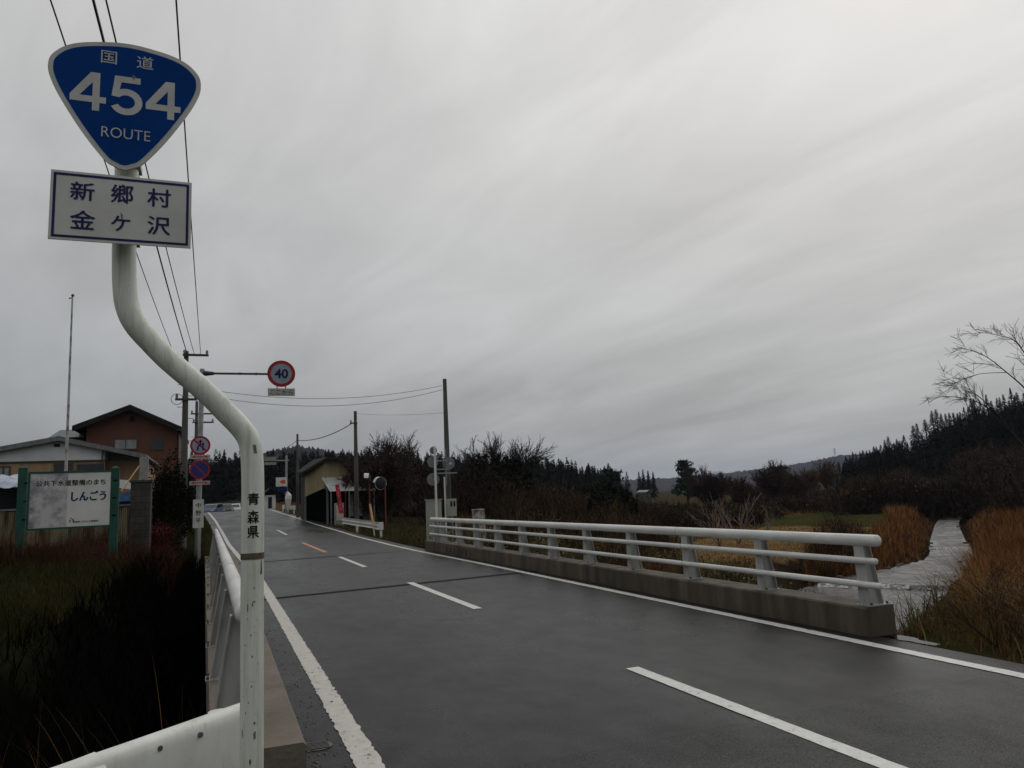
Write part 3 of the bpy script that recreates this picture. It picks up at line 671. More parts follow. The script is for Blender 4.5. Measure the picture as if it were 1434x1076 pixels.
def make_railing(side, label):
    """side +1: right, -1: left; tubes on the road side of raking posts"""
    if side > 0:
        X = lambda y: 7.13; y0, y1 = 6.70, 26.3; posts = [6.95 + i * 1.81 for i in range(11)] + [25.95]; zc = .33
    else:
        X = lambda y: .17 - .011 * (y - 7); y0, y1 = 5.6, 27.2; posts = [5.9 + 1.81 * i for i in range(12)]; posts = posts[:12]; zc = .26
    t = thing('bridge_railing', label, 'railing', (X(y0), y0, zc), 'railings of the bridge')
    s = side
    for i, y in enumerate(posts):
        x = X(y); mb = MB()
        # raking I-section: front flange, web, back flange, foot plate
        f0, f1 = x - .03 * s, x - .03 * s; b0, b1 = x + .20 * s, x + .08 * s; zt = 1.045
        def slab(xa0, xa1, xb0, xb1, ya, yb, z0, z1):
            mb.add([(xa0, ya, z0), (xb0, ya, z0), (xb0, yb, z0), (xa0, yb, z0), (xa1, ya, z1), (xb1, ya, z1), (xb1, yb, z1), (xa1, yb, z1)],
                   [(0, 3, 2, 1), (4, 5, 6, 7), (0, 1, 5, 4), (1, 2, 6, 5), (2, 3, 7, 6), (3, 0, 4, 7)])
        slab(f0, f1, f0 + .012 * s, f1 + .012 * s, y - .075, y + .075, zc + .012, zt)
        slab(f0 + .012 * s, f1 + .012 * s, b0, b1, y - .005, y + .005, zc + .012, zt - .001)
        slab(b0, b1, b0 + .012 * s, b1 + .012 * s, y - .06, y + .06, zc + .012, zt - .002)
        mb.box(min(x - .05 * s, x + .25 * s), max(x - .05 * s, x + .25 * s), y - .10, y + .10, zc, zc + .012)
        o = mb.build('post', M['rail_grey'], t)
        nb = MB()
        for bx in (x - .01 * s, x + .23 * s):
            for by in (y - .085, y + .085): nb.tube([(bx, by, zc + .012), (bx, by, zc + .04)], .014, 6)
        nb.build('anchor_bolt', M['bolt'], o)
    def rail(z, r, xo, name, ya, yb, dome=True):
        mb = MB(); pts = []; rs = []
        n = 12
        if dome:
            for q in (0.0, .35, .7, .92): pts.append((X(ya) + xo, ya - r * .55 * (1 - q), z)); rs.append(r * math.sqrt(max(.02, 1 - (1 - q) ** 2)))
        for i in range(n + 1):
            y = ya + (yb - ya) * i / n; pts.append((X(y) + xo, y, z)); rs.append(r)
        if dome:
            for q in (.92, .7, .35, 0.0): pts.append((X(yb) + xo, yb + r * .55 * (1 - q), z)); rs.append(r * math.sqrt(max(.02, 1 - (1 - q) ** 2)))
        mb.tube(pts, rs, 20); return mb.build(name, M['rail_paint'], t, smooth=True)
    top = rail(1.085, .070, 0, 'top_rail', y0, y1)
    xo = -.03 * s - .040 * s
    rail(.855, .038, xo, 'middle_rail', y0 - .02, y1); rail(.58, .038, xo, 'lower_rail', y0 - .04, y1)
    mb = MB()
    for y in posts[2::4]:
        yy = y + .18; mb.tube([(X(yy), yy - .004, 1.085), (X(yy), yy + .004, 1.085)], .0712, 20)
        for z in (.855, .58): mb.tube([(X(yy) + xo, y - .004, z), (X(yy) + xo, y + .004, z)], .0392, 14)
    mb.build('rail_seam', M['dark_metal'], t)
make_railing(1, 'long grey three-tube bridge railing with all its posts in view, along the stream side')
make_railing(-1, 'bridge railing seen end-on behind the white route sign pole, above the dark ravine')

W_PROF = [(0, .175), (.012, .172), (.045, .150), (.080, .120), (.084, .085), (.080, .055), (.012, .025), (.004, 0), (.012, -.025), (.080, -.055), (.084, -.085), (.080, -.120), (.045, -.150), (.012, -.172), (0, -.175)]
F_PROF = [(0, .175), (.020, .176), (.045, .168), (.060, .150), (.066, .125), (.068, .10), (.068, -.12), (.060, -.15), (.03, -.175), (0, -.175)]
F_PROF = F_PROF + [(u - .004, v * .99) for u, v in F_PROF[::-1]]
W_PROF = W_PROF + [(u - .004, v) for u, v in W_PROF[::-1]]
def make_near_guardrail():
    t = thing('guardrail', 'white road guardrail curving away at the foot of the route sign pole', 'guardrail', (-.7, 3.6, 0))
    a = pix(333, 988, 4.3); zt = .62
    path = [(.13, 4.36, zt), (-.12, 4.13, zt), (-.35, 3.92, zt), (-.62, 3.70, zt - .004), (-1.0, 3.42, zt - .01), (-1.5, 3.12, zt - .01), (-2.4, 2.7, zt - .01), (-3.6, 2.3, zt - .01)]
    P = [(p[0], p[1], p[2]) for p in path]
    # face towards the road: lateral is left of travel; travel is away from the pole, so left is towards the viewer
    mb = MB(); mb.sweep(catmull(P[:4], 5), F_PROF); o = mb.build('beam', M['white_paint'], t, smooth=True)
    P2 = catmull([(-.475, 3.828, zt), (-.62, 3.70, zt - .004), (-1.0, 3.42, zt - .01), (-1.5, 3.12, zt - .01), (-2.4, 2.7, zt - .01), (-3.6, 2.3, zt - .01)], 5)
    mb = MB(); mb.sweep([(x - .006, y - .006, z) for x, y, z in P2], [(u + .006, v * 1.01) for u, v in W_PROF]); mb.build('beam', M['white_paint'], t, smooth=True)
    for (bx_, by_) in ((279, 1029), (222, 1048)):
        Y = 3.9
        for _ in range(30): x_, _y, z_ = pix(bx_, by_, Y); yl = 4.36 + (x_ - .13) * .88 - .092; Y += (yl - Y) * .5
        x, y, z = pix(bx_, by_, Y)
        mb = MB(); mb.tube([(x - .015, y + .015, z), (x + .010, y - .012, z)], [.016, .012], 10); mb.build('bolt', M['bolt'], t, smooth=True)
    for (x, y) in ((.02, 4.36), (-1.75, 3.12), (-3.4, 2.5)):
        mb = MB(); mb.tube([(x, y + .1, -.5), (x, y + .1, .74)], .057, 14); mb.build('post', M['white_paint'], t, smooth=True)
make_near_guardrail()

# ------------------------------------------------------------------ the route sign
def make_route_sign():
    t = thing('route_sign', 'blue shield route sign over a white place-name plate on a bent white pole', 'road sign', (.125, 3.0, 0))
    PY = 3.0; r = .041
    cp = [pix(*p, PY) for p in [(352.5, 1060), (353, 900), (353.5, 780), (354.2, 690), (353, 642), (349, 618), (338, 600), (316, 577), (287.6, 548.5), (239, 507), (212, 480), (190, 455), (178.5, 430), (174.6, 400), (174, 350)]]
    cp = [(.124, 3.0, -.3), (.124, 3.0, .3), (.124, 3.0, .75)] + [(.124 + (cp[0][0] - .124) * .5, PY, cp[0][2])] + [(x, y, z) for x, y, z in cp[1:]]
    cp += [(cp[-1][0], PY, 3.0), (cp[-1][0], PY, 3.3)]
    mb = MB(); path = catmull(cp, 6); mb.tube(path, r, 28); pole = mb.build('pole', M['pole'], t, smooth=True)
    def px_at(z):
        for a, b in zip(path[:-1], path[1:]):
            if a[2] <= z <= b[2]: f = (z - a[2]) / (b[2] - a[2] + 1e-9); return a[0] + (b[0] - a[0]) * f
        return .124
    def wrap(name, v, f, m, lift=.0008):
        # flat (u sideways, z) shapes laid on the tube, sliced finely enough to follow it
        vs = []
        for u, z in v:
            a = u / r; R = r + lift; vs.append((px_at(z) + math.sin(a) * R, PY - math.cos(a) * R, z))
        q = MB(); q.add(vs, f); return q.build(name, m, pole)
    x0 = .012
    for ch, (ya, yb) in zip('青森県', ((691, 707), (715.5, 733), (737, 753.5))):
        z1, z0 = pix(353, ya, 2.96)[2], pix(353, yb, 2.96)[2]
        v, f = text2d(ch, 0, (z0 + z1) / 2, .040, z1 - z0, 0)
        bm = bmesh.new(); bvs = [bm.verts.new((a, b, 0)) for a, b in v]
        for q in f:
            try: bm.faces.new([bvs[i] for i in q])
            except ValueError: pass
        for k in range(-9, 10):
            bmesh.ops.bisect_plane(bm, geom=bm.verts[:] + bm.edges[:] + bm.faces[:], plane_co=(k * .0023, 0, 0), plane_no=(1, 0, 0))
        bm.verts.index_update(); v = [(q.co.x, q.co.y) for q in bm.verts]; f = [tuple(w.index for w in q.verts) for q in bm.faces]; bm.free()
        vv = []; ff = []
        for dx, dz in ((0, 0), (-.0012, 0), (.0012, 0), (0, .0010), (0, -.0010)):
            ff += [tuple(i + len(vv) for i in q) for q in f]; vv += [(a + dx, b + dz) for a, b in v]
            nv_ = len(v)
        q = MB(); q.add([(px_at(z) + math.sin(u / r) * (r + .0008 + .00012 * (i // nv_)), PY - math.cos(u / r) * (r + .0008 + .00012 * (i // nv_)), z) for i, (u, z) in enumerate(vv)], ff); q.build('lettering', M['black_print'], pole)
    def band(name, za, zb, ua, ub, m, lift=.0007, n=24, ragged=0):
        v = []; 
        for i in range(n + 1):
            u = ua + (ub - ua) * i / n; v += [(u, za + random.uniform(-ragged, ragged)), (u, zb + random.uniform(-ragged, ragged))]
        wrap(name, v, [(2 * i, 2 * i + 2, 2 * i + 3, 2 * i + 1) for i in range(n)], m, lift)
    zt, zb = pix(353, 775, 2.96)[2], pix(353, 784, 2.96)[2]
    band('tape', zb, zt, -.128, .128, M['tape'], .0010, 60, .0007)
    z1 = pix(357, 623, 2.96)[2]; z2 = pix(357, 635, 2.96)[2]; band('sticker', z2, z1, .006, .018, M['sticker'], .001, 4)
    z1 = pix(357, 786, 2.96)[2]; z2 = pix(357, 806, 2.96)[2]; wrap('rust_mark', [(.028, z2), (.037, z2 + .004), (.036, z1), (.032, z1)], [(0, 1, 2, 3)], M['tape'])
    def chip(u, z, w, h, n=9):
        v = [(u + math.cos(2 * math.pi * i / n) * w * random.uniform(.5, 1.1), z + math.sin(2 * math.pi * i / n) * h * random.uniform(.6, 1.1)) for i in range(n)]
        wrap('paint_chip', v, [tuple(range(n))], M['rust' if random.random() < .4 else 'sticker'], .0005)
    for (px, py, w, h) in ((344, 852, .0022, .014), (355, 843, .004, .0035), (352, 847, .0025, .008), (355, 824, .0025, .003), (350, 890, .002, .003), (352, 920, .002, .005), (351, 962, .003, .003), (356, 1030, .0035, .016), (356, 1013, .004, .004), (334, 1030, .0025, .014), (349, 1068, .0025, .010), (340, 905, .002, .0025), (362, 930, .0015, .004), (346, 985, .0015, .003), (341, 1000, .0012, .006), (343, 868, .0013, .003), (360, 868, .0015, .002), (352, 955, .0015, .0015)):
        z = pix(px, py, 2.96)[2]; u = (px - 352.5) / 17.5 * .036; chip(u, z, w * 1.45, h * 1.25)
    # the boards
    B = Board((-.3325, 2.881, 2.8810), -.012)
    # shield
    pts = [(-.252, .508), (-.245, .556), (-.209, .600), (-.153, .633), (-.048, .647), (.073, .640), (.172, .619), (.228, .581), (.251, .528), (.247, .475), (.213, .400), (.130, .270), (.060, .186), (.028, .162), (-.005, .152), (-.038, .163), (-.074, .190), (-.150, .300), (-.213, .412)]
    pts = [(u if abs(u) > 0 else 0, v) for u, v in pts]
    # symmetrised outline
    half = [(0, .152), (.034, .163), (.068, .188), (.140, .284), (.213, .405), (.246, .478), (.253, .524), (.243, .562), (.205, .601), (.150, .626), (.065, .643), (0, .648)]
    out = catmull([(u, v) for u, v in half] + [(-u, v) for u, v in half[-2:0:-1]], 6, closed=True)
    sh = MB(); B.plate(sh, out, -.004, .004); shield = sh.build('shield', M['shield_white'], t, label='blue shield with white rim')
    cx, cz = 0.0, .43; inn = []
    k = len(out)
    for i in range(k):
        a = np.array(out[i - 1]); b = np.array(out[(i + 1) % k]); d = b - a; d /= np.linalg.norm(d); nn = np.array([-d[1], d[0]]); inn.append(tuple(np.array(out[i]) + nn * .0165))
    q = MB(); B.quad(q, inn, .0052); q.build('blue_field', M['sign_blue'], shield)
    q = MB()
    B.text(q, '国', -.060, .582, .052, .050, .0062, 0); B.text(q, '道', .060, .581, .056, .050, .0062, 0)
    B.text(q, 'ROUTE', .004, .290, .160, .040, .0062, -.006)
    q.build('lettering', M['shield_white'], shield)
    q = MB()
    four = [(.62, 0), (.62, .21), (0, .21), (0, .36), (.56, 1), (.82, 1), (.82, .37), (1, .37), (1, .21), (.82, .21), (.82, 0)]
    hole = [(.62, .37), (.62, .74), (.27, .37)]
    def digit4(x0, z0, w, h):
        P = lambda p: B(x0 + p[0] * w, z0 + p[1] * h, .0062)
        vs = [(.62, 0), (.82, 0), (.82, .21), (.62, .21), (0, .21), (0, .37), (.27, .37), (.62, .37), (.62, .74), (.82, .37), (1, .37), (1, .21), (.56, 1), (.82, 1)]
        fs = [(0, 1, 2, 3), (4, 3, 7, 6, 5), (3, 2, 9, 7), (2, 11, 10, 9), (7, 9, 13, 8), (5, 6, 8, 12), (8, 13, 12)]
        q.add([P(v) for v in vs], fs)
    digit4(-.181, .366, .116, .148); digit4(.066, .366, .118, .150)
    # the 5
    x0, z0, w, h = -.053, .364, .108, .150; pts5 = []
    cxx, czz, ro, ri = .50, .32, .47, .27
    arc = []; n = 18
    for i in range(n + 1):
        a = math.radians(205 + (360 + 138 - 205) * i / n); arc.append(a)
    vs = []; fs = []
    for a in arc:
        vs += [(cxx + math.cos(a) * .50, .335 + math.sin(a) * .345), (cxx + math.cos(a) * .27, .335 + math.sin(a) * .175)]
    for i in range(n): fs.append((2 * i, 2 * i + 2, 2 * i + 3, 2 * i + 1))
    q.add([B(x0 + a * w, z0 + b * h, .0062) for a, b in vs], fs)
    q.add([B(x0 + a * w, z0 + b * h, .0061) for a, b in [(.92, 1), (.92, .84), (.34, .84), (.27, .56), (.30, .44), (.05, .46), (.14, 1)]], [(0, 1, 2, 6), (2, 3, 4, 5, 6)])
    q.build('route_number', M['shield_white'], shield)
    # name plate
    pw, ph = .4555, .2545
    q = MB(); B.plate(q, rect(0, 0, pw, ph), -.003, .003); plate = q.build('name_plate', M['sign_white'], t); 
    q = MB()
    w, h, e = pw - .018, ph - .018, .0085
    for a in (rect(0, h / 2 - e / 2, w, e), rect(0, -h / 2 + e / 2, w, e), rect(-w / 2 + e / 2, 0, e, h - 2 * e), rect(w / 2 - e / 2, 0, e, h - 2 * e)): B.quad(q, a, .0042)
    q.build('border', M['navy'], plate)
    q = MB()
    for ch, cx_, cz_, ww, hh in (('新', -.128, .056, .074, .066), ('郷', -.002, .058, .070, .068), ('村', .119, .056, .076, .068), ('金', -.124, -.050, .076, .068), ('ケ', -.004, -.053, .060, .056), ('沢', .120, -.050, .074, .068)):
        B.text(q, ch, cx_, cz_, ww, hh, .0046, .020)
    q.build('lettering', M['navy'], plate)
    q = MB()
    B.quad(q, [(-.006, -.012), (-.002, -.040), (.001, -.040), (.002, -.020)], .0043); B.quad(q, [(-.004, .095), (.004, .095), (.002, .06), (-.002, .07)], .0048)
    B.quad(q, [(.018, .526), (.030, .520), (.022, .500)], .0066); q.build('paint_chip', M['sticker'], t)
    for z in (3.24, 3.10, 2.95, 2.81):
        q = MB(); q.box(-.3325 - .045, -.3325 + .045, 2.888, 3.047, z - .012, z + .012); q.build('clamp', M['galv'], t)
m, nt_, N_, L_, b_ = principled('pole_paint')
def _pole_paint():
    tc = N_.new('ShaderNodeTexCoord')
    def nz(s, d, st=(1, 1, 1)):
        mp = N_.new('ShaderNodeMapping'); mp.inputs['Scale'].default_value = st; L_.new(tc.outputs['Object'], mp.inputs[0])
        n = N_.new('ShaderNodeTexNoise'); n.inputs['Scale'].default_value = s; n.inputs['Detail'].default_value = d; n.inputs['Roughness'].default_value = .7; L_.new(mp.outputs[0], n.inputs['Vector']); return n.outputs['Fac']
    def rp(f, stops):
        r = N_.new('ShaderNodeValToRGB'); e = r.color_ramp.elements
        while len(e) < len(stops): e.new(.5)
        for i, (p, c) in enumerate(stops): e[i].position = p; e[i].color = (*c, 1)
        L_.new(f, r.inputs[0]); return r.outputs[0]
    base = rp(nz(6, 6, (1, 1, .3)), [(.3, (.46, .50, .42)), (.55, (.66, .69, .61)), (.8, (.72, .74, .67))])
    dirt = rp(nz(85, 4), [(.30, (.22, .20, .16)), (.37, (1, 1, 1))])
    drip = rp(nz(38, 5, (1, 1, .045)), [(.36, (.70, .68, .60)), (.52, (1, 1, 1))])
    m0 = N_.new('ShaderNodeMix'); m0.data_type = 'RGBA'; m0.blend_type = 'MULTIPLY'; m0.inputs['Factor'].default_value = .8; L_.new(base, m0.inputs['A']); L_.new(drip, m0.inputs['B']); base = m0.outputs['Result']
    mx = N_.new('ShaderNodeMix'); mx.data_type = 'RGBA'; mx.blend_type = 'MULTIPLY'; mx.inputs['Factor'].default_value = .55
    L_.new(base, mx.inputs['A']); L_.new(dirt, mx.inputs['B']); L_.new(mx.outputs['Result'], b_.inputs['Base Color']); b_.inputs['Roughness'].default_value = .42
_pole_paint(); M['pole'] = m
make_route_sign()

# ------------------------------------------------------------------ other signs
def disc_sign(parent, B, cx, cz, r, face, rim, rim_w):
    q = MB(); sub = Board(B(cx, cz), math.atan2(B.R.y, B.R.x)); sub.plate(q, circle(r, 40), -.006, .002); d = q.build('disc', M['sign_back'], parent)
    q = MB(); sub.quad(q, circle(r - rim_w * .9, 40), .004); q.build('face', M[face], d)
    q = MB(); ring(q, sub, r - rim_w, r * .995, .006); q.build('rim', M[rim], d)
    return d, sub
def make_speed_pole():
    X, Y = -.60, 26.6; g = gz(X, Y)
    t = thing('speed_limit_sign', 'forty speed limit disc hung from the arm of a tall grey steel pole', 'road sign', (X, Y, g))
    top = pix(284, 517, Y)[2]
    q = MB(); q.tube([(X, Y, g - .3), (X + .06, Y, top)], [.095, .075], 16); q.build('pole', M['galv'], t, smooth=True)
    arm0 = pix(284, 523, Y); arm1 = pix(376, 524, Y)
    q = MB(); q.tube([(arm0[0], Y, arm0[2]), (arm0[0] + .35, Y, arm0[2])], [.10, .055], 10); q.tube([(arm0[0] + .3, Y, arm0[2]), (arm1[0] + .1, Y, arm1[2])], .038, 10)
    for f in (.55, .80): xx = arm0[0] + (arm1[0] - arm0[0]) * f; q.tube([(xx, Y, arm1[2]), (xx + .03, Y, arm1[2])], .055, 8)
    q.build('arm', M['dark_metal'], t, smooth=True)
    c = pix(394, 523.5, Y - .06); r = (pix(394, 505, Y)[2] - pix(394, 542, Y)[2]) / 2
    B = Board((c[0], Y - .06, c[2]), -.0)
    d, s = disc_sign(t, B, 0, 0, r, 'limit_white', 'sign_red', r * .24)
    q = MB(); s.text(q, '40', 0, 0, r * .98, r * .72, .007, .03); q.build('lettering', M['navy'], d)
    p0, p1 = pix(375, 544, Y - .06), pix(413, 555, Y - .06)
    B2 = Board(((p0[0] + p1[0]) / 2, Y - .06, (p0[2] + p1[2]) / 2))
    w, h = p1[0] - p0[0], p0[2] - p1[2]
    q = MB(); B2.plate(q, rect(0, 0, w, h), -.004, .004); pl = q.build('name_plate', M['plate_kana'], t)
    q = MB(); B2.text(q, 'ここから', 0, 0, w * .84, h * .60, .006, .006); q.build('lettering', M['black_print'], pl)
    q = MB()
    for dx in (-.25, .25): q.box(c[0] + dx * r * 1.2 - .02, c[0] + dx * r * 1.2 + .02, Y - .05, Y - .02, c[2] - r * 1.5, c[2] + .2)
    q.build('bracket', M['galv'], t)
    # no-overtaking and no-parking discs with their small plates on the same pole
    for (cx, cy, kind) in ((280.5, 624, 'overtake'), (280, 658, 'park')):
        c = pix(cx, cy, Y - .14); r = .31; B = Board((c[0], Y - .14, c[2]))
        if kind == 'overtake':
            d, s = disc_sign(t, B, 0, 0, r, 'limit_white', 'sign_red', r * .2); q = MB()
            s.quad(q, [(-.20, .16), (-.16, .20), (.20, -.16), (.16, -.20)], .007); q.build('slash', M['sign_red'], d)
            q = MB(); s.quad(q, [(.06, -.17), (.10, -.17), (.10, .02), (.06, .02)], .009); s.quad(q, [(.03, .02), (.08, .11), (.13, .02)], .009)
            s.quad(q, [(-.10, -.17), (-.05, -.17), (-.05, -.06), (-.10, -.05)], .009); s.quad(q, [(-.10, -.05), (-.05, -.06), (.03, .03), (0, .07)], .0095); s.quad(q, [(0, .07), (.03, .03), (.03, .12), (-.03, .12)], .009); s.quad(q, [(-.07, .10), (0, .20), (.06, .11)], .0095)
            q.build('arrows', M['navy'], d)
        else:
            d, s = disc_sign(t, B, 0, 0, r, 'park_blue', 'sign_red', r * .17); q = MB()
            s.quad(q, [(-.20, .17), (-.17, .20), (.20, -.17), (.17, -.20)], .007); q.build('slash', M['sign_red'], d)
        zc = pix(cx, cy + 18.5 if kind != 'overtake' else cy + 16, Y - .14)[2]; w = .62
        B3 = Board((c[0], Y - .14, zc)); q = MB(); B3.plate(q, rect(0, 0, w, .13), -.004, .004); pl = q.build('distance_plate', M['plate_pink'], t)
        q = MB(); B3.quad(q, rect(0, 0, .36, .028), .006); B3.quad(q, [(-.25, 0), (-.17, -.038), (-.17, .038)], .0065); B3.quad(q, [(.25, 0), (.17, -.038), (.17, .038)], .0065); q.build('arrows', M['sign_red'], pl)
        q = MB(); q.box(X - .02, X + .09, Y - .13, Y - .05, c[2] - .05, c[2] + .05); q.build('bracket', M['galv'], t)
    c = pix(268, 657, Y - .12); B = Board((c[0], Y - .12, c[2])); q = MB(); B.plate(q, rect(0, 0, .13, .26), -.004, .004); q.build('side_plate', M['plate_pink'], t)
M['limit_white'] = mat('limit_white', (0.26, 0.28, 0.33), .4, var=.15, scale=4)
M['park_blue'] = mat('parking_blue', (0.012, 0.018, 0.13), .45, var=.3, scale=5)
M['plate_kana'] = mat('plate_kana', (0.36, 0.36, 0.33), .5, var=.1, scale=5)
M['plate_grey'] = mat('plate_grey', (0.25, 0.25, 0.23), .5, var=.2, scale=5)
M['plate_pink'] = mat('faded_plate', (0.42, 0.30, 0.28), .5, var=.2, scale=5)
make_speed_pole()

def make_village_sign():
    Y = 24.6; X = pix(277, 770, Y)[0]; g = gz(X, Y)
    t = thing('place_name_sign', 'narrow white upright sign with three black characters beside the left railing end', 'sign', (X, Y, g))
    p0, p1 = pix(270.5, 700, Y), pix(285, 739, Y); cx = (p0[0] + p1[0]) / 2; zt, zb = p0[2], p1[2]
    q = MB(); q.tube([(X, Y + .03, g - .2), (cx, Y + .03, zt - .05)], .035, 10); q.build('pole', M['plate_grey'], t, smooth=True)
    B = Board((cx, Y, (zt + zb) / 2), -.02); w, h = p1[0] - p0[0], zt - zb
    q = MB(); B.plate(q, rect(0, 0, w, h), -.004, .006); pl = q.build('board', M['cab_white'], t)
    q = MB()
    for i, ch in enumerate('中野平'): B.text(q, ch, 0, h * (.29 - .27 * i), w * .50, h * .17, .008, .02)
    q.build('lettering', M['black_print'], pl)
M['cab_white'] = mat('board_white', (0.52, 0.52, 0.46), .5, var=.2, scale=3)
make_village_sign()

def make_billboard():
    Y = 20.4
    L = pix(33, 655, Y); R = pix(162, 655, Y); g = min(gz(L[0], Y), gz(R[0], Y))
    cx = (L[0] + R[0]) / 2
    t = thing('town_billboard', 'white printed board in a green frame on two green posts before the cream fence', 'billboard', (cx, Y, g))
    for p in (L, R):
        q = MB(); gg = gz(p[0], Y); q.box(p[0] - .09, p[0] + .09, Y - .06, Y + .06, gg - .4, p[2] - .01); q.add([(p[0] - .095, Y - .065, p[2] - .01), (p[0] + .095, Y - .065, p[2] - .01), (p[0] + .095, Y + .065, p[2] - .01), (p[0] - .095, Y + .065, p[2] - .01), (p[0], Y, p[2] + .04)], [(0, 1, 4), (1, 2, 4), (2, 3, 4), (3, 0, 4), (3, 2, 1, 0)])
        q.build('post', M['green_post'], t)
    p0, p1 = pix(43, 664, Y - .05), pix(153.5, 735, Y - .05); w, h = p1[0] - p0[0], p0[2] - p1[2]; c = ((p0[0] + p1[0]) / 2, Y - .05, (p0[2] + p1[2]) / 2)
    B = Board(c, .0)
    q = MB(); e = .045
    for a in (rect(0, h / 2 + e / 2, w + 2 * e, e), rect(0, -h / 2 - e / 2, w + 2 * e, e), rect(-w / 2 - e / 2, 0, e, h), rect(w / 2 + e / 2, 0, e, h)): B.plate(q, a, -.02, .018)
    for s in (-1, 1):
        for z in (.33, 0, -.33): B.plate(q, rect(s * (w / 2 + e + .04), z * h, .08, .04), -.015, .01)
    q.build('frame', M['green_post'], t)
    q = MB(); B.plate(q, rect(0, 0, w, h), -.012, .006); pl = q.build('panel', M['board_white'], t)
    q = MB(); fw = w * .455; B.quad(q, rect(-w / 2 + fw / 2 + .004, 0, fw, h - .01), .008); q.build('faded_picture', M['faded_map'], pl)
    q = MB(); B.text(q, '公共下水道整備のまち', 0, h * .315, w * .86, h * .105, .0105, .028); B.text(q, '青森県 三戸土木事務所', w * .195, -h * .415, w * .32, h * .036, .0105, .02); q.build('lettering', M['black_print'], pl)
    q = MB(); B.text(q, 'しんごう', w * .225, h * .06, w * .43, h * .175, .0105, .045); q.build('lettering', M['navy'], pl)
    q = MB(); B.quad(q, [(w * -.005, -h * .40), (w * .006, -h * .43), (w * .012, -h * .38), (w * .002, -h * .36)], .0105)
    q.build('emblem', M['sign_red'], pl)
    q = MB(); B.quad(q, [(w * .010, -h * .33), (w * .028, -h * .345), (w * .024, -h * .36), (w * .012, -h * .35)], .0105); B.quad(q, [(w * .028, -h * .37), (w * .045, -h * .35), (w * .050, -h * .39), (w * .034, -h * .425), (w * .040, -h * .39)], .0105); q.build('emblem', M['navy'], pl)
def faded_map():
    m, nt, N, L, b = principled('faded_map')
    tc = N.new('ShaderNodeTexCoord'); mp = N.new('ShaderNodeMapping'); mp.inputs['Scale'].default_value = (1, 1, 1.0); L.new(tc.outputs['Object'], mp.inputs[0])
    n = N.new('ShaderNodeTexNoise'); n.inputs['Scale'].default_value = 3.3; n.inputs['Detail'].default_value = 7; n.inputs['Roughness'].default_value = .62; L.new(mp.outputs[0], n.inputs['Vector'])
    r = N.new('ShaderNodeValToRGB'); e = r.color_ramp.elements; e[0].position = .36; e[0].color = (.14, .13, .15, 1); e[1].position = .58; e[1].color = (.50, .48, .47, 1)
    e2 = e.new(.46); e2.color = (.32, .30, .31, 1); L.new(n.outputs['Fac'], r.inputs[0]); L.new(r.outputs[0], b.inputs['Base Color']); b.inputs['Roughness'].default_value = .5
    return m
M['faded_map'] = faded_map(); M['board_white'] = mat('board_panel', (0.60, 0.60, 0.56), .45, var=.12, scale=2)
make_billboard()

# ------------------------------------------------------------------ poles and wires
def utility_pole(X, Y, top, r, label, arms=(), m='wood_pole', group='utility poles', steps=True, extra=None):
    g = gz(X, Y); t = thing('utility_pole', label, 'utility pole', (X, Y, g), group)
    q = MB(); q.tube([(X, Y, g - .4), (X, Y, g + (top - g) * .5), (X, Y, top)], [r * 1.15, r, r * .72], 12); q.build('shaft', M[m], t, smooth=True)
    for (z, x0, x1) in arms:
        q = MB(); q.box(X + x0, X + x1, Y - .14, Y - .06, z - .04, z + .04); a = q.build('crossarm', M['dark_metal'], t)
        for xx in (x0 + .06, x1 - .06):
            q = MB(); q.tube([(X + xx, Y - .1, z + .04), (X + xx, Y - .1, z + .10), (X + xx, Y - .1, z + .19)], [.02, .055, .035], 8); q.build('insulator', M['plate_grey'], a, smooth=True)
    if steps:
        q = MB(); z = g + 1.8; k = 0
        while z < top - .4:
            sx = 1 if k % 2 else -1; q.tube([(X + sx * r * .8, Y, z), (X + sx * (r + .16), Y, z)], .012, 5); z += .42; k += 1
        tag(q.build('step_bolt', M['dark_metal'], t), kind='stuff')
    q = MB(); q.tube([(X, Y, g + 1.3), (X, Y, g + 1.9)], r * 1.16, 12); q.build('warning_band', M['block'], t, smooth=True)
    return t
zt1 = pix(259, 492, 30)[2]
X1 = pix(258.5, 620, 30)[0]
utility_pole(X1, 30, zt1, .115, 'tall dark utility pole with a crossarm, nearest one behind the speed limit sign', arms=((pix(268, 498, 30)[2], -.12, .78), (pix(258, 560, 30)[2], -.35, .4)))
q = MB(); q.tube([(X1 - .28 + .2 * math.cos(a), 29.85, pix(252, 560, 30)[2] + .2 * math.sin(a)) for a in np.linspace(0, 6.28, 14)], .012, 5); 
def coil():
    t = [o for o in bpy.data.objects if o.name.startswith('utility_pole')][0]; q.build('cable_coil', M['wire'], t)
coil()
X2 = pix(275, 600, 45)[0]
utility_pole(X2, 45, pix(275, 562, 45)[2], .10, 'thin farther utility pole seen just right of the tall dark one', arms=((pix(275, 580, 45)[2], -.3, .9), (pix(275, 592, 45)[2], -.2, .9)), steps=True)
p620 = pix(622, 531, 30.5); p497 = pix(497.5, 576, 46); p416 = pix(416.5, 608, 62)
utility_pole(p620[0] + .02, 30.5, p620[2], .115, 'tall utility pole behind the meter boxes at the right railing end', arms=(), steps=False)
utility_pole(p497[0], 46, p497[2], .13, 'dark utility pole standing before the yellow shed', arms=((p497[2] - .75, -.35, .1),), steps=False)
utility_pole(p416[0], 62, p416[2], .11, 'short dark utility pole farthest along the road, left of the yellow shed', arms=(), steps=False)
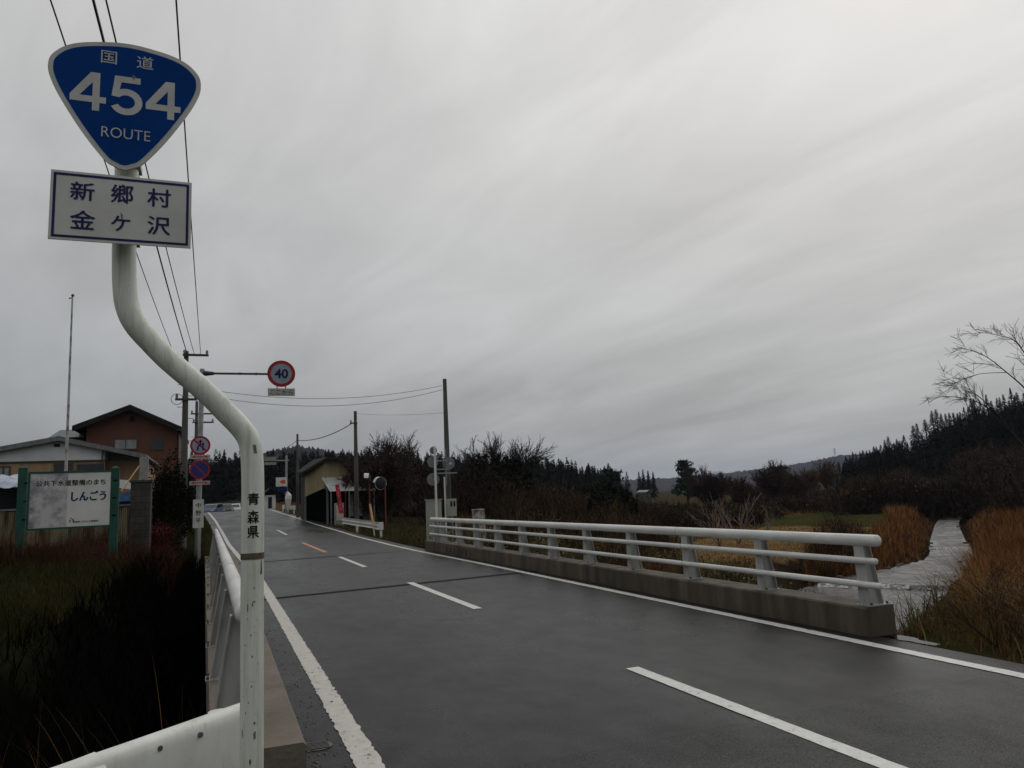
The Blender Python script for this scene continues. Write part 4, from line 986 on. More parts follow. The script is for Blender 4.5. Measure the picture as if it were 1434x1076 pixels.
def wire(a, b, sag, label, r=.012, n=24, group='overhead wires'):
    a = np.array(a); b = np.array(b); pts = []
    for i in range(n + 1):
        f = i / n; p = a + (b - a) * f; p[2] -= sag * 4 * f * (1 - f); pts.append(tuple(p))
    q = MB(); q.tube(pts, r, 5); o = q.build('power_line', M['wire'], None)
    tag(o, label, 'wire', group); return o
def wire_through(px0, zz, end, sag, label, r):
    # starts where the wire leaves the top of the picture at height zz and carries on behind the camera
    rr = ray(*px0); tt = (zz - CAM_H) / rr[2]; a = np.array([rr[0] * tt, rr[1] * tt, zz]); e = np.array(end)
    d = a - e; a2 = e + d * 1.9
    return wire(a2, e, sag, label, r, 40)
zz = zt1 - .1
wire_through((93, 0), 7.9, (pix(246, 500, 30)[0], 29.9, zz - .15), .55, 'leftmost overhead wire leaving the top of the photo above the blue shield', .010)
wire_through((146, 0), 7.9, (pix(262, 497, 30)[0], 29.9, zz), .50, 'thick overhead wire, second from left above the blue shield', .017)
wire_through((163, 0), 7.9, (pix(272, 496, 30)[0], 29.9, zz), .50, 'overhead wire third from left above the blue shield', .011)
wire_through((249, 0), 7.9, (pix(281, 497, 30)[0], 29.9, zz), .25, 'rightmost overhead wire, passing right of the blue shield', .011)
pa = np.array(p620); 
wire((p620[0] - .1, 30.5, pix(612, 540, 30.5)[2]), (X1 + .1, 30, pix(262, 541, 30)[2]), .52, 'upper wire spanning the road between the two nearest utility poles', .009)
wire((p620[0] - .1, 30.5, pix(612, 546, 30.5)[2]), (X1 + .1, 30, pix(262, 549, 30)[2]), .62, 'lower wire spanning the road between the two nearest utility poles', .009)
wire((p497[0] - .2, 45.9, p497[2] - .75), (p416[0], 62, p416[2] - .5), .35, 'drooping cable between the two poles left of the yellow shed', .028)
wire((p416[0], 62, p416[2] - .5), (p416[0] - 2.5, 85, 6.6), .3, 'cable running on from the farthest pole', .02)
wire((p497[0] + .1, 46, p497[2] - .15), (p620[0], 30.5, pix(618, 578, 30.5)[2]), .10, 'faint thin wire between the shed pole and the meter box pole', .006)

# ------------------------------------------------------------------ verge furniture on the right
def sign_cluster():
    Y = 27.8; x0 = pix(608.5, 625, Y); g = gz(x0[0], Y); X = x0[0]
    t = thing('round_sign_cluster', 'white sign post carrying round signs seen from behind, at the far railing end', 'road sign', (X, Y, g))
    q = MB(); q.tube([(X, Y, g - .2), (X, Y, x0[2])], .045, 12); q.build('post', M['white_paint'], t, smooth=True)
    Xb = pix(625, 640, Y)[0]
    q = MB(); zb = pix(625, 676, Y)[2]; q.tube([(Xb, Y + .1, zb - .1), (Xb, Y + .1, pix(625, 620, Y)[2] - .2)], .025, 8); q.build('post', M['sign_back'], t)
    for yy in (645.5, 657.5, 663):
        z = pix(617, yy, Y)[2]; q = MB(); q.box(X, Xb + (.4 if yy > 660 else .05), Y - .03, Y + .0, z - .02, z + .02); q.build('crossbar', M['galv'], t)
    for (cx, cy, s) in ((606.5, 647, .9), (628.5, 649, 1), (607, 671.5, 1), (607, 631, .6)):
        c = pix(cx, cy, Y + .1); r = .245 * s; q = MB(); q.prism(circle(r, 28), 0, .008, lambda u, v, w: (c[0] + u, Y + .12 + w, c[2] + v)); d = q.build('disc', M['sign_back'], t)
        q = MB(); q.box(c[0] + .02, c[0] + .10, Y + .085, Y + .118, c[2] - .05, c[2] + .03); q.build('bracket', M['chrome'], d)
sign_cluster()
def cabinet(px0, px1, Y, label, doors=True, top_over=.03):
    a = pix(px0[0], px0[1], Y); b = pix(px1[0], px1[1], Y); g = gz((a[0] + b[0]) / 2, Y + .2)
    t = thing('equipment_cabinet', label, 'cabinet', ((a[0] + b[0]) / 2, Y, g))
    q = MB(); q.box(a[0], b[0], Y, Y + .42, g + .06, a[2] - .03); bevel(q.build('body', M['cabinet'], t), .008)
    q = MB(); q.box(a[0] - .03, b[0] + .03, Y - .03, Y + .46, a[2] - .03, a[2] + .01); q.build('lid', M['cabinet'], t)
    q = MB(); q.box(a[0] - .02, b[0] + .02, Y - .02, Y + .44, g - .3, g + .06); q.build('plinth', M['concrete'], t)
    q = MB(); q.box(a[0] + .05, b[0] - .05, Y - .012, Y - .001, g + .14, a[2] - .09); d = q.build('door', M['cabinet'], t); q = MB(); q.box(b[0] - .12, b[0] - .09, Y - .03, Y - .013, (g + a[2]) / 2 - .07, (g + a[2]) / 2 + .07); q.build('handle', M['dark_metal'], d)
cabinet((599.5, 700), (619.5, 745), 29.3, 'tall cream equipment cabinet behind the far end of the railing')
def meter_box():
    Y = 30.2; a = pix(625, 699, Y); b = pix(639.5, 723, Y)
    t = thing('meter_box', 'grey meter box with two dark windows mounted in front of the utility pole', 'meter box', ((a[0] + b[0]) / 2, Y, b[2]))
    q = MB(); q.box(a[0], b[0], Y - .05, Y + .14, b[2], a[2]); bevel(q.build('box', M['cabinet'], t), .01)
    w = b[0] - a[0]
    for f in (.36, .66):
        q = MB(); q.box(a[0] + w * f, a[0] + w * (f + .2), Y - .056, Y - .051, a[2] - .32, a[2] - .10); q.build('window', M['glass'], t)
    q = MB(); q.tube([(a[0] - .05, Y, gz(a[0], Y)), (a[0] - .05, Y, pix(622, 668, Y)[2])], .035, 8); q.build('conduit', M['white_paint'], t, smooth=True)
    q = MB(); q.tube([(a[0] + .25, Y + .05, gz(a[0], Y) - .1), (a[0] + .25, Y + .05, b[2])], .03, 8); q.build('leg', M['galv'], t)
meter_box()
def pillar():
    Y = 27.6; a = pix(665, 713.5, Y); b = pix(679, 713.5, Y); g = gz((a[0] + b[0]) / 2, Y)
    t = thing('marker_pillar', 'stained white concrete pillar standing behind the railing', 'pillar', ((a[0] + b[0]) / 2, Y, g))
    q = MB(); q.box(a[0], b[0], Y, Y + .35, g - .5, a[2] - .06); bevel(q.build('shaft', M['stained'], t), .02)
    q = MB(); q.box(a[0] - .02, b[0] + .02, Y - .02, Y + .37, a[2] - .06, a[2]); bevel(q.build('cap', M['stained'], t), .015)
M['stained'] = mat('stained_concrete', (0.38, 0.37, 0.35), .7, col2=(0.10, 0.06, 0.045), scale=3.0, thr=(.42, .56), bump=.3)
pillar()

def far_guardrail(path, label, lit, post_step=2, scale=1.0):
    c = path[0]; t = thing('guardrail', label, 'guardrail', (c[0], c[1], gz(c[0], c[1])), 'guardrails of the far verge')
    P = [(x, y, gz(x, y) + .56) for x, y in path]
    q = MB(); q.sweep(catmull(P, 4)[::-1], W_PROF); q.build('beam', M['white_paint'], t, smooth=True)
    for i in range(0, len(P), post_step):
        x, y, z = P[i]; q = MB(); q.tube([(x + .10, y + .02, z - .9), (x + .10, y + .02, z + .14)], .06, 10); q.build('post', M['white_paint'], t, smooth=True)
    e = P[0]; q = MB(); q.box(e[0] - .02, e[0] + .2, e[1] - .08, e[1] - .01, e[2] - .18, e[2] + .18); q.build('end_plate', M['white_paint'], t)
far_guardrail([(7.16, 36.0), (7.05, 38), (6.78, 40.4), (6.55, 43.5)], 'short white guardrail on the right verge before the utility pole', 1)
far_guardrail([(6.2, 69.5), (5.95, 71.5), (5.6, 74)], 'small distant white guardrail where the road tops the rise', 1)

def snow_pole():
    Y = 36.8; a = pix(518, 706, Y); b = pix(522.5, 733, Y); g = gz(b[0], Y)
    t = thing('snow_pole', 'leaning amber and white snow marker pole behind the guardrail', 'marker pole', (b[0], Y, g))
    d = ((a[0] - b[0]), a[2] - b[2]); 
    P = lambda f: (b[0] + d[0] * f, Y, b[2] + d[1] * f)
    q = MB(); q.tube([(b[0] - d[0] * .5, Y, g - .1), P(0)], .03, 8); q.build('foot', M['white_paint'], t)
    for i in range(5):
        q = MB(); q.tube([P(i / 5), P((i + 1) / 5)], .052, 8); q.build('band', M['amber' if i % 2 == 0 else 'amber_pale'], t, smooth=True)
M['amber_pale'] = mat('amber_pale', (0.75, 0.50, 0.26), .4, var=.1)
snow_pole()
def mirror(cx, cy, Y, r, face_az, label, post_px):
    c = pix(cx, cy, Y); g = gz(c[0], Y)
    t = thing('convex_mirror', label, 'road mirror', (c[0] + .2, Y, g), 'road mirrors of the junction')
    B = Board((c[0], Y, c[2]), face_az)
    q = MB(); N = 5
    rings = [(r * math.cos(math.pi / 2 * i / N), .16 * math.sin(math.pi / 2 * i / N)) for i in range(N)]
    vs = []; fs = []; n = 28
    for rr, w in rings: vs += [B(rr * math.cos(2 * math.pi * j / n), rr * math.sin(2 * math.pi * j / n), w) for j in range(n)]
    vs.append(B(0, 0, .16))
    for i in range(N - 1): fs += [(i * n + j, i * n + (j + 1) % n, (i + 1) * n + (j + 1) % n, (i + 1) * n + j) for j in range(n)]
    fs += [((N - 1) * n + j, (N - 1) * n + (j + 1) % n, len(vs) - 1) for j in range(n)]
    q.add(vs, fs); q.build('back_shell', M['mirror'], t, smooth=True)
    q = MB(); a0 = [math.radians(10 + 160 * i / 16) for i in range(17)]
    vs = [B(r * 1.08 * math.cos(a), r * 1.08 * math.sin(a), -.22) for a in a0] + [B(r * 1.04 * math.cos(a), r * 1.04 * math.sin(a), .05) for a in a0]
    q.add(vs, [(i, i + 1, 18 + i, 17 + i) for i in range(16)]); h = q.build('visor', M['visor'], t, smooth=True)
    q = MB(); ring(q, B, r * .98, r * 1.05, .02, 28); q.build('rim', M['visor'], t)
    px = pix(post_px, cy, Y)[0]
    q = MB(); q.tube([(px, Y - .05, g - .2), (px, Y - .05, c[2])], .04, 8); q.tube([(px, Y - .05, c[2] - .1), (c[0], Y - .05, c[2] - .1)], .025, 6); q.build('post', M['mirror_post'], t, smooth=True)
M['visor'] = mat('visor_shell', (0.60, 0.60, 0.60), .4, var=.3, scale=4)
M['mirror_post'] = mat('faded_orange_post', (0.13, 0.04, 0.025), .6, var=.4, scale=4)
mirror(533, 677, 43.5, .36, .25, 'round dark-backed convex mirror with a pale hood beside the thicket', 539)
mirror(515.5, 671, 44.2, .32, 1.33, 'narrow pale convex mirror seen edge-on, left of the dark-backed one', 517)
def banner():
    Y = 47.5; c = pix(476, 700, Y); g = gz(c[0], Y); top = pix(471, 678, Y)[2]
    t = thing('advertising_banner', 'slanting red cloth banner in front of the yellow shed', 'banner', (c[0], Y, g))
    q = MB(); px = pix(484, 700, Y)[0]; q.tube([(px, Y + .05, g), (px, Y + .05, pix(484, 672, Y)[2])], .02, 6); q.build('pole', M['red_dull'], t)
    a, b, d, e = pix(469.5, 679, Y), pix(475, 678.5, Y), pix(481.5, 719, Y), pix(474.5, 720, Y)
    q = MB(); vs = []; n = 10
    for i in range(n + 1):
        f = i / n; l = np.array(a) * (1 - f) + np.array(e) * f; r = np.array(b) * (1 - f) + np.array(d) * f; l[1] += .06 * math.sin(i * 1.1); r[1] += .06 * math.sin(i * 1.1 + 1); vs += [tuple(l), tuple(r)]
    q.add(vs, [(2 * i, 2 * i + 1, 2 * i + 3, 2 * i + 2) for i in range(n)]); cl = q.build('cloth', M['red_cloth'], t)
    q = MB()
    for f in (.16, .30, .44, .58, .72, .86):
        l = np.array(a) * (1 - f) + np.array(e) * f; r = np.array(b) * (1 - f) + np.array(d) * f
        for s0, s1, dz in ((.25, .75, .05), (.35, .6, -.06)):
            p0 = l + (r - l) * s0; p1 = l + (r - l) * s1; q.add([(p0[0], Y - .09, p0[2] + dz), (p1[0], Y - .09, p1[2] + dz), (p1[0], Y - .09, p1[2] + dz + .05), (p0[0], Y - .09, p0[2] + dz + .05)], [(0, 1, 2, 3)])
    q.build('lettering', M['pink_print'], cl)
M['red_dull'] = mat('dull_red_pole', (0.16, 0.03, 0.03), .6); M['pink_print'] = mat('pink_print', (0.45, 0.20, 0.20), .6)
banner()
def white_case():
    Y = 48.5; a = pix(469.5, 705, Y); b = pix(482, 727, Y); g = gz(a[0], Y)
    t = thing('vending_case', 'pale boxy case behind the foot of the red banner', 'cabinet', ((a[0] + b[0]) / 2, Y, g))
    q = MB(); q.box(a[0], b[0], Y, Y + .5, g, a[2]); bevel(q.build('body', M['plate_grey'], t), .02); q = MB(); q.box(a[0] + .06, b[0] - .06, Y - .02, Y - .001, g + .35, a[2] - .12); q.build('front_panel', M['cab_white'], t)
white_case()

# ------------------------------------------------------------------ buildings
def window(parent, x0, x1, z0, z1, Y, pane='curtain', mull=1):
    q = MB(); e = .06
    q.box(x0 - e, x1 + e, Y - .05, Y - .001, z1, z1 + e); q.box(x0 - e, x1 + e, Y - .07, Y - .001, z0 - e, z0); q.box(x0 - e, x0, Y - .05, Y - .001, z0, z1); q.box(x1, x1 + e, Y - .05, Y - .001, z0, z1)
    for i in range(mull):
        xm = x0 + (x1 - x0) * (i + 1) / (mull + 1); q.box(xm - .025, xm + .025, Y - .045, Y - .001, z0, z1)
    f = q.build('window', M['frame_dark'], parent)
    n = mull + 1
    for i in range(n):
        a = x0 + (x1 - x0) * i / n + (.026 if i else 0); b = x0 + (x1 - x0) * (i + 1) / n - (.026 if i < n - 1 else 0); q = MB(); q.box(a, b, Y - .02, Y - .004, z0, z1); q.build('pane', M[pane], f)
def siding(parent, x0, x1, Y, z0, z1fn, step, m, depth=.018):
    """vertical ribs standing proud of the wall"""
    q = MB(); x = x0 + step / 2
    while x < x1:
        zt = z1fn(x); q.box(x - step * .22, x + step * .22, Y - depth, Y - .001, z0, zt - .02); x += step
    tag(q.build('wall_rib', m, parent), kind='stuff')
def gable_roof(mb, ridge, eL, eR, y0, y1, th):
    # ridge/eL/eR are (x, z)
    for a, b in ((eL, ridge), (ridge, eR)):
        mb.add([(a[0], y0, a[1]), (b[0], y0, b[1]), (b[0], y1, b[1]), (a[0], y1, a[1]), (a[0], y0, a[1] - th), (b[0], y0, b[1] - th), (b[0], y1, b[1] - th), (a[0], y1, a[1] - th)],
               [(0, 1, 2, 3), (7, 6, 5, 4), (0, 4, 5, 1), (1, 5, 6, 2), (2, 6, 7, 3), (3, 7, 4, 0)])
def brown_house():
    Y = 48; g = gz(-4.6, Y)
    t = thing('two_storey_house', 'two-storey brown house with a dark gabled roof behind the low white-gabled house', 'house', (-4.6, Y, g))
    P = lambda x, y: (pix(x, y, Y)[0], pix(x, y, Y)[2])
    ap, eL, eR = P(184, 569.5), P(104, 599), P(257, 601); wl, wr = P(120, 640)[0], P(250, 640)[0]
    zr = lambda x: np.interp(x, [eL[0], ap[0], eR[0]], [eL[1], ap[1], eR[1]]) - .2
    q = MB(); q.prism([(wl, g - .3), (wr, g - .3), (wr, zr(wr)), (ap[0], ap[1] - .2), (wl, zr(wl))], Y, Y + 8.5, lambda u, v, w: (u, w, v)); q.build('wall', M['brown_wall'], t)
    siding(t, wl, wr, Y, g, zr, .30, M['brown_wall'])
    q = MB(); gable_roof(q, ap, eL, eR, Y - .7, Y + 9.2, .18); q.build('roof', M['roof_dark'], t)
    for a, b in ((eL, ap), (ap, eR)):
        q = MB(); q.add([(a[0], Y - .72, a[1] + .03), (b[0], Y - .72, b[1] + .03), (b[0], Y - .72, b[1] - .28), (a[0], Y - .72, a[1] - .28), (a[0], Y - .701, a[1] + .03), (b[0], Y - .701, b[1] + .03), (b[0], Y - .701, b[1] - .28), (a[0], Y - .701, a[1] - .28)], [(0, 3, 2, 1), (4, 5, 6, 7), (0, 1, 5, 4), (3, 7, 6, 2), (0, 4, 7, 3), (1, 2, 6, 5)]); q.build('barge_board', M['roof_dark'], t)
    a, b = P(161, 616), P(191, 628.5); window(t, a[0], b[0], b[1], a[1], Y, 'curtain', 1)
    a, b = P(213, 615), P(227, 629); window(t, a[0], b[0], b[1], a[1], Y, 'glass', 1)
    a, b = P(182, 583), P(188, 591); q = MB(); q.box(a[0], b[0], Y - .05, Y - .001, b[1], a[1]); q.build('gable_vent', M['roof_dark'], t)
    q = MB(); q.tube([(wr - .05, Y - .1, g), (wr - .05, Y - .1, zr(wr) - .1)], .04, 8); q.build('downpipe', M['roof_dark'], t)
brown_house()
def grey_roof_house():
    Y = 50; 
    P = lambda x, y: (pix(x, y, Y)[0], pix(x, y, Y)[2])
    g = gz(-8, Y); t = thing('house_annex', 'low annex with a blue-grey hipped roof left of the brown house', 'house', (P(90, 600)[0], Y, g))
    a, b, c, d = P(73, 615), P(80, 600), P(112, 599), P(122, 614)
    q = MB(); z = a[1]; vs = [(a[0], Y - 1, z), (d[0], Y - 1, z), (d[0], Y + 4, z), (a[0], Y + 4, z), (b[0], Y + 1, b[1]), (c[0], Y + 1, c[1]), (c[0], Y + 2, c[1]), (b[0], Y + 2, b[1])]
    q.add(vs, [(0, 1, 5, 4), (1, 2, 6, 5), (2, 3, 7, 6), (3, 0, 4, 7), (4, 5, 6, 7), (3, 2, 1, 0)]); q.build('roof', M['roof_grey'], t)
    q = MB(); q.box(a[0] + .4, d[0] - .1, Y - .5, Y + 3.5, g - .2, z - .01); q.build('wall', M['brown_wall'], t)
grey_roof_house()
def white_house():
    Y = 36; g = gz(-6, Y)
    P = lambda x, y: (pix(x, y, Y)[0], pix(x, y, Y)[2])
    t = thing('single_storey_house', 'low house with a wide white gable and beige walls behind the town billboard', 'house', (-6, Y, g))
    ap, eR = P(84, 611.5), P(206, 637); eL = P(-75, 640)
    wl, wr = P(-60, 650)[0], P(197, 650)[0]; xs = P(146, 640)[0]
    zr = lambda x: np.interp(x, [eL[0], ap[0], eR[0]], [eL[1], ap[1], eR[1]]) - .14
    band = P(70, 645.5)[1]
    q = MB(); q.prism([(wl, g - .3), (xs, g - .3), (xs, band), (wl, band)], Y + .02, Y + 8, lambda u, v, w: (u, w, v)); q.build('wall', M['beige_wall'], t)
    q = MB(); q.prism([(wl, band), (xs, band), (xs, zr(xs)), (ap[0], ap[1] - .14), (wl, zr(wl))], Y - .02, Y + 8, lambda u, v, w: (u, w, v)); q.build('gable', M['white_wall'], t)
    q = MB(); q.prism([(xs, g - .3), (wr, g - .3), (wr, band), (xs, band)], Y + .9, Y + 8, lambda u, v, w: (u, w, v)); q.build('wall', M['beige_wall'], t)
    q = MB(); q.prism([(xs, band), (wr, band), (wr, zr(wr)), (xs, zr(xs) - .03)], Y + .85, Y + 8, lambda u, v, w: (u, w, v)); q.build('gable', M['roof_trim'], t)
    q = MB(); q.box(wl, xs + .02, Y - .06, Y + .01, band - .05, band); q.build('band_trim', M['frame_dark'], t)
    q = MB(); gable_roof(q, ap, eL, eR, Y - .28, Y + 8.5, .10); q.build('roof', M['roof_grey'], t)
    for a, b in ((eL, ap), (ap, eR)):
        q = MB(); q.add([(a[0], Y - .30, a[1] - .02), (b[0], Y - .30, b[1] - .02), (b[0], Y - .30, b[1] - .20), (a[0], Y - .30, a[1] - .20), (a[0], Y - .283, a[1] - .02), (b[0], Y - .283, b[1] - .02), (b[0], Y - .283, b[1] - .20), (a[0], Y - .283, a[1] - .20)], [(0, 3, 2, 1), (4, 5, 6, 7), (0, 1, 5, 4), (3, 7, 6, 2), (0, 4, 7, 3), (1, 2, 6, 5)]); q.build('barge_board', M['roof_trim'], t)
    a, b = P(76, 622), P(84, 626); q = MB(); q.box(a[0], b[0], Y - .06, Y - .021, b[1], a[1]); q.build('gable_vent', M['roof_dark'], t)
    a, b = P(78, 651), P(100, 668); window(t, a[0], b[0], b[1], a[1], Y, 'glass', 1)
    a, b = P(110, 652), P(143, 668); window(t, a[0], b[0], b[1], a[1], Y, 'glass', 3)
    a, b = P(-2, 655), P(12, 668); window(t, a[0], b[0], b[1], a[1], Y, 'curtain', 1)
    siding(t, xs, wr, Y + .9, g, lambda x: band, .28, M['beige_wall']); siding(t, wl, xs, Y + .02, g, lambda x: band - .06, .28, M['beige_wall'])
    q = MB(); q.tube([(xs - .06, Y - .1, g), (xs - .06, Y - .1, zr(xs))], .035, 6); q.build('downpipe', M['frame_dark'], t)
white_house()
def fence():
    Y = 24.2; a = pix(-60, 716, Y); b = pix(183, 712, Y); x0, x1 = a[0], b[0]; top = pix(60, 714.5, Y)[2]
    t = thing('sheet_fence', 'rust-streaked cream corrugated sheet fence behind the green-framed billboard', 'fence', ((x0 + x1) / 2, Y, gz(-4, Y)))
    n = 8; w = (x1 - x0) / n
    for i in range(n):
        q = MB(); xa = x0 + w * i; k = 10; vs = []
        g0 = gz(xa, Y) - .2; zt = top + random.uniform(-.02, .02)
        for j in range(k * 2 + 1):
            x = xa + w * j / (k * 2); y = Y + (.022 if j % 2 else -.022) + (.012 if i % 2 else 0); vs += [(x, y, g0), (x, y, zt)]
        q.add(vs, [(2 * j, 2 * j + 2, 2 * j + 3, 2 * j + 1) for j in range(k * 2)]); q.build('sheet_panel', M['rust_cream'], t)
    q = MB(); q.box(x0, x1, Y - .05, Y + .05, top + .02, top + .06); q.build('top_rail', M['roof_trim'], t)
    for i in range(n + 1):
        q = MB(); q.tube([(x0 + w * i, Y + .07, gz(x0 + w * i, Y) - .2), (x0 + w * i, Y + .07, top)], .03, 6); q.build('post', M['galv'], t)
fence()
def block_pillar():
    Y = 23; a = pix(183, 674, Y); b = pix(211.5, 674, Y); g = gz(-1.9, Y); top = a[2]
    t = thing('block_wall', 'dark stained concrete block wall end beside the cream fence', 'wall', ((a[0] + b[0]) / 2, Y, g))
    z = g - .25; k = 0; w = b[0] - a[0]
    h = .185
    while z < top - .05:
        cuts = [0, .5, 1] if k % 2 == 0 else [0, .28, .76, 1]
        for c0, c1 in zip(cuts[:-1], cuts[1:]):
            q = MB(); y0 = Y + random.uniform(-.006, .006); q.box(a[0] + w * c0 + .005, a[0] + w * c1 - .005, y0, Y + .6, z + .005, min(z + h, top - .04) - .005); q.build('block', M['block'], t)
        z += h; k += 1
    q = MB(); q.box(a[0] + .01, b[0] - .01, Y + .012, Y + .59, g - .25, top - .05); q.build('mortar_core', M['roof_dark'], t)
    q = MB(); q.box(a[0] - .03, b[0] + .03, Y - .03, Y + .63, top - .04, top + .02); q.build('coping', M['block'], t)
block_pillar()
def wall_box():
    Y = 25.5; a = pix(195.5, 641, Y); b = pix(207, 674, Y); g = gz(-2, Y)
    t = thing('meter_board', 'pale upright box on a short pole above the dark block wall', 'meter box', ((a[0] + b[0]) / 2, Y, g))
    q = MB(); q.box(a[0], b[0], Y, Y + .16, b[2], a[2]); bevel(q.build('box', M['plate_grey'], t), .012); q = MB(); q.tube([((a[0] + b[0]) / 2, Y + .2, g), ((a[0] + b[0]) / 2, Y + .2, a[2] - .1)], .05, 8); q.build('pole', M['galv'], t)
    p, q2 = pix(170, 688, Y), pix(195, 653, Y); q = MB(); q.tube([p, q2], .02, 6); o = q.build('wooden_stick', M['amber_pale'], None); tag(o, 'pale stick leaning up against the pale upright box', 'stick')
wall_box()
def tarp_shelter():
    Y = 26; P = lambda x, y: (pix(x, y, Y)[0], pix(x, y, Y)[2])
    x0, x1 = P(-60, 700)[0], P(36, 700)[0]; zt = P(0, 662)[1]; zb = P(0, 683)[1]; g = gz(-6, Y)
    t = thing('tarp_shelter', 'shelter with a sagging blue-white plastic roof left of the billboard', 'shelter', ((x0 + x1) / 2, Y, g))
    q = MB(); vs = []; n = 10; mm = 12
    for i in range(n + 1):
        for j in range(mm + 1):
            f = i / n; x = x0 + (x1 - x0) * j / mm; z = zb + (zt - zb) * math.sin(f * math.pi * .62) / .93 + .03 * math.sin(j * 2.1) - .03 * (j % 3 == 0); y = Y + 3.0 * f + .04 * math.sin(j * 1.7 + i); vs.append((x, y, z))
    q.add(vs, [(i * (mm + 1) + j, i * (mm + 1) + j + 1, (i + 1) * (mm + 1) + j + 1, (i + 1) * (mm + 1) + j) for i in range(n) for j in range(mm)]); q.build('roof_sheet', M['tarp'], t, smooth=True)
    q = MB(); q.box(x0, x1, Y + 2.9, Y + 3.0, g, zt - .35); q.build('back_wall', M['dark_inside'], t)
    for x in (x0 + .1, (x0 + x1) / 2, x1 - .1):
        q = MB(); q.tube([(x, Y + .03, g), (x, Y + .03, zb)], .04, 6); q.build('post', M['galv'], t)
tarp_shelter()
def blue_pile():
    Y = 26.5; a, b = pix(168, 688, Y), pix(184, 702, Y)
    t = thing('covered_pile', 'small pile under a blue and pale sheet between the billboard and the block wall', 'pile', ((a[0] + b[0]) / 2, Y, gz(-2.7, Y)))
    g = gz(-2.7, Y); q = MB(); q.box(a[0] - .2, b[0] + .05, Y, Y + 1.2, g, b[2]); q.build('stack', M['dark_inside'], t)
    q = MB(); q.prism([(a[0] - .25, b[2]), (b[0] + .1, b[2]), (b[0], a[2]), (a[0], a[2] - .1)], Y - .05, Y + 1.25, lambda u, v, w: (u, w, v)); q.build('blue_sheet', M['blue_tarp'], t)
    q = MB(); q.add([(a[0] - .3, Y - .1, a[2] + .15), (b[0] + .1, Y - .1, a[2] + .02), (b[0], Y + 1.3, a[2] + .35), (a[0] - .2, Y + 1.3, a[2] + .42)], [(0, 1, 2, 3)]); q.build('cover_sheet', M['roof_trim'], t)
blue_pile()
def flagpole():
    Y = 27; a = pix(101.5, 415, Y); b = pix(92.5, 657, Y); g = gz(b[0], Y); d = (a[0] - b[0]) / (a[2] - b[2])
    t = thing('flagpole', 'tall thin rusty white flagpole rising above the billboard', 'flagpole', (b[0], Y, g))
    q = MB(); q.tube([(b[0] - d * (b[2] - g), Y, g), (b[0], Y, b[2]), ((a[0] + b[0]) / 2, Y, (a[2] + b[2]) / 2), a], [.05, .045, .035, .025], 8); q.build('shaft', M['flag_rust'], t, smooth=True)
    q = MB(); q.tube([(a[0], Y, a[2]), (a[0] + .02, Y, a[2] + .06)], [.05, .04], 8); q.tube([(a[0], Y, a[2] - .05), (a[0] - .1, Y, a[2] - .08)], .02, 6); q.build('pulley', M['dark_metal'], t)
M['flag_rust'] = mat('rusting_white_pole', (0.42, 0.41, 0.38), .5, col2=(0.16, 0.09, 0.05), scale=2.2, stretch=(1, 1, .8), thr=(.40, .52))
flagpole()

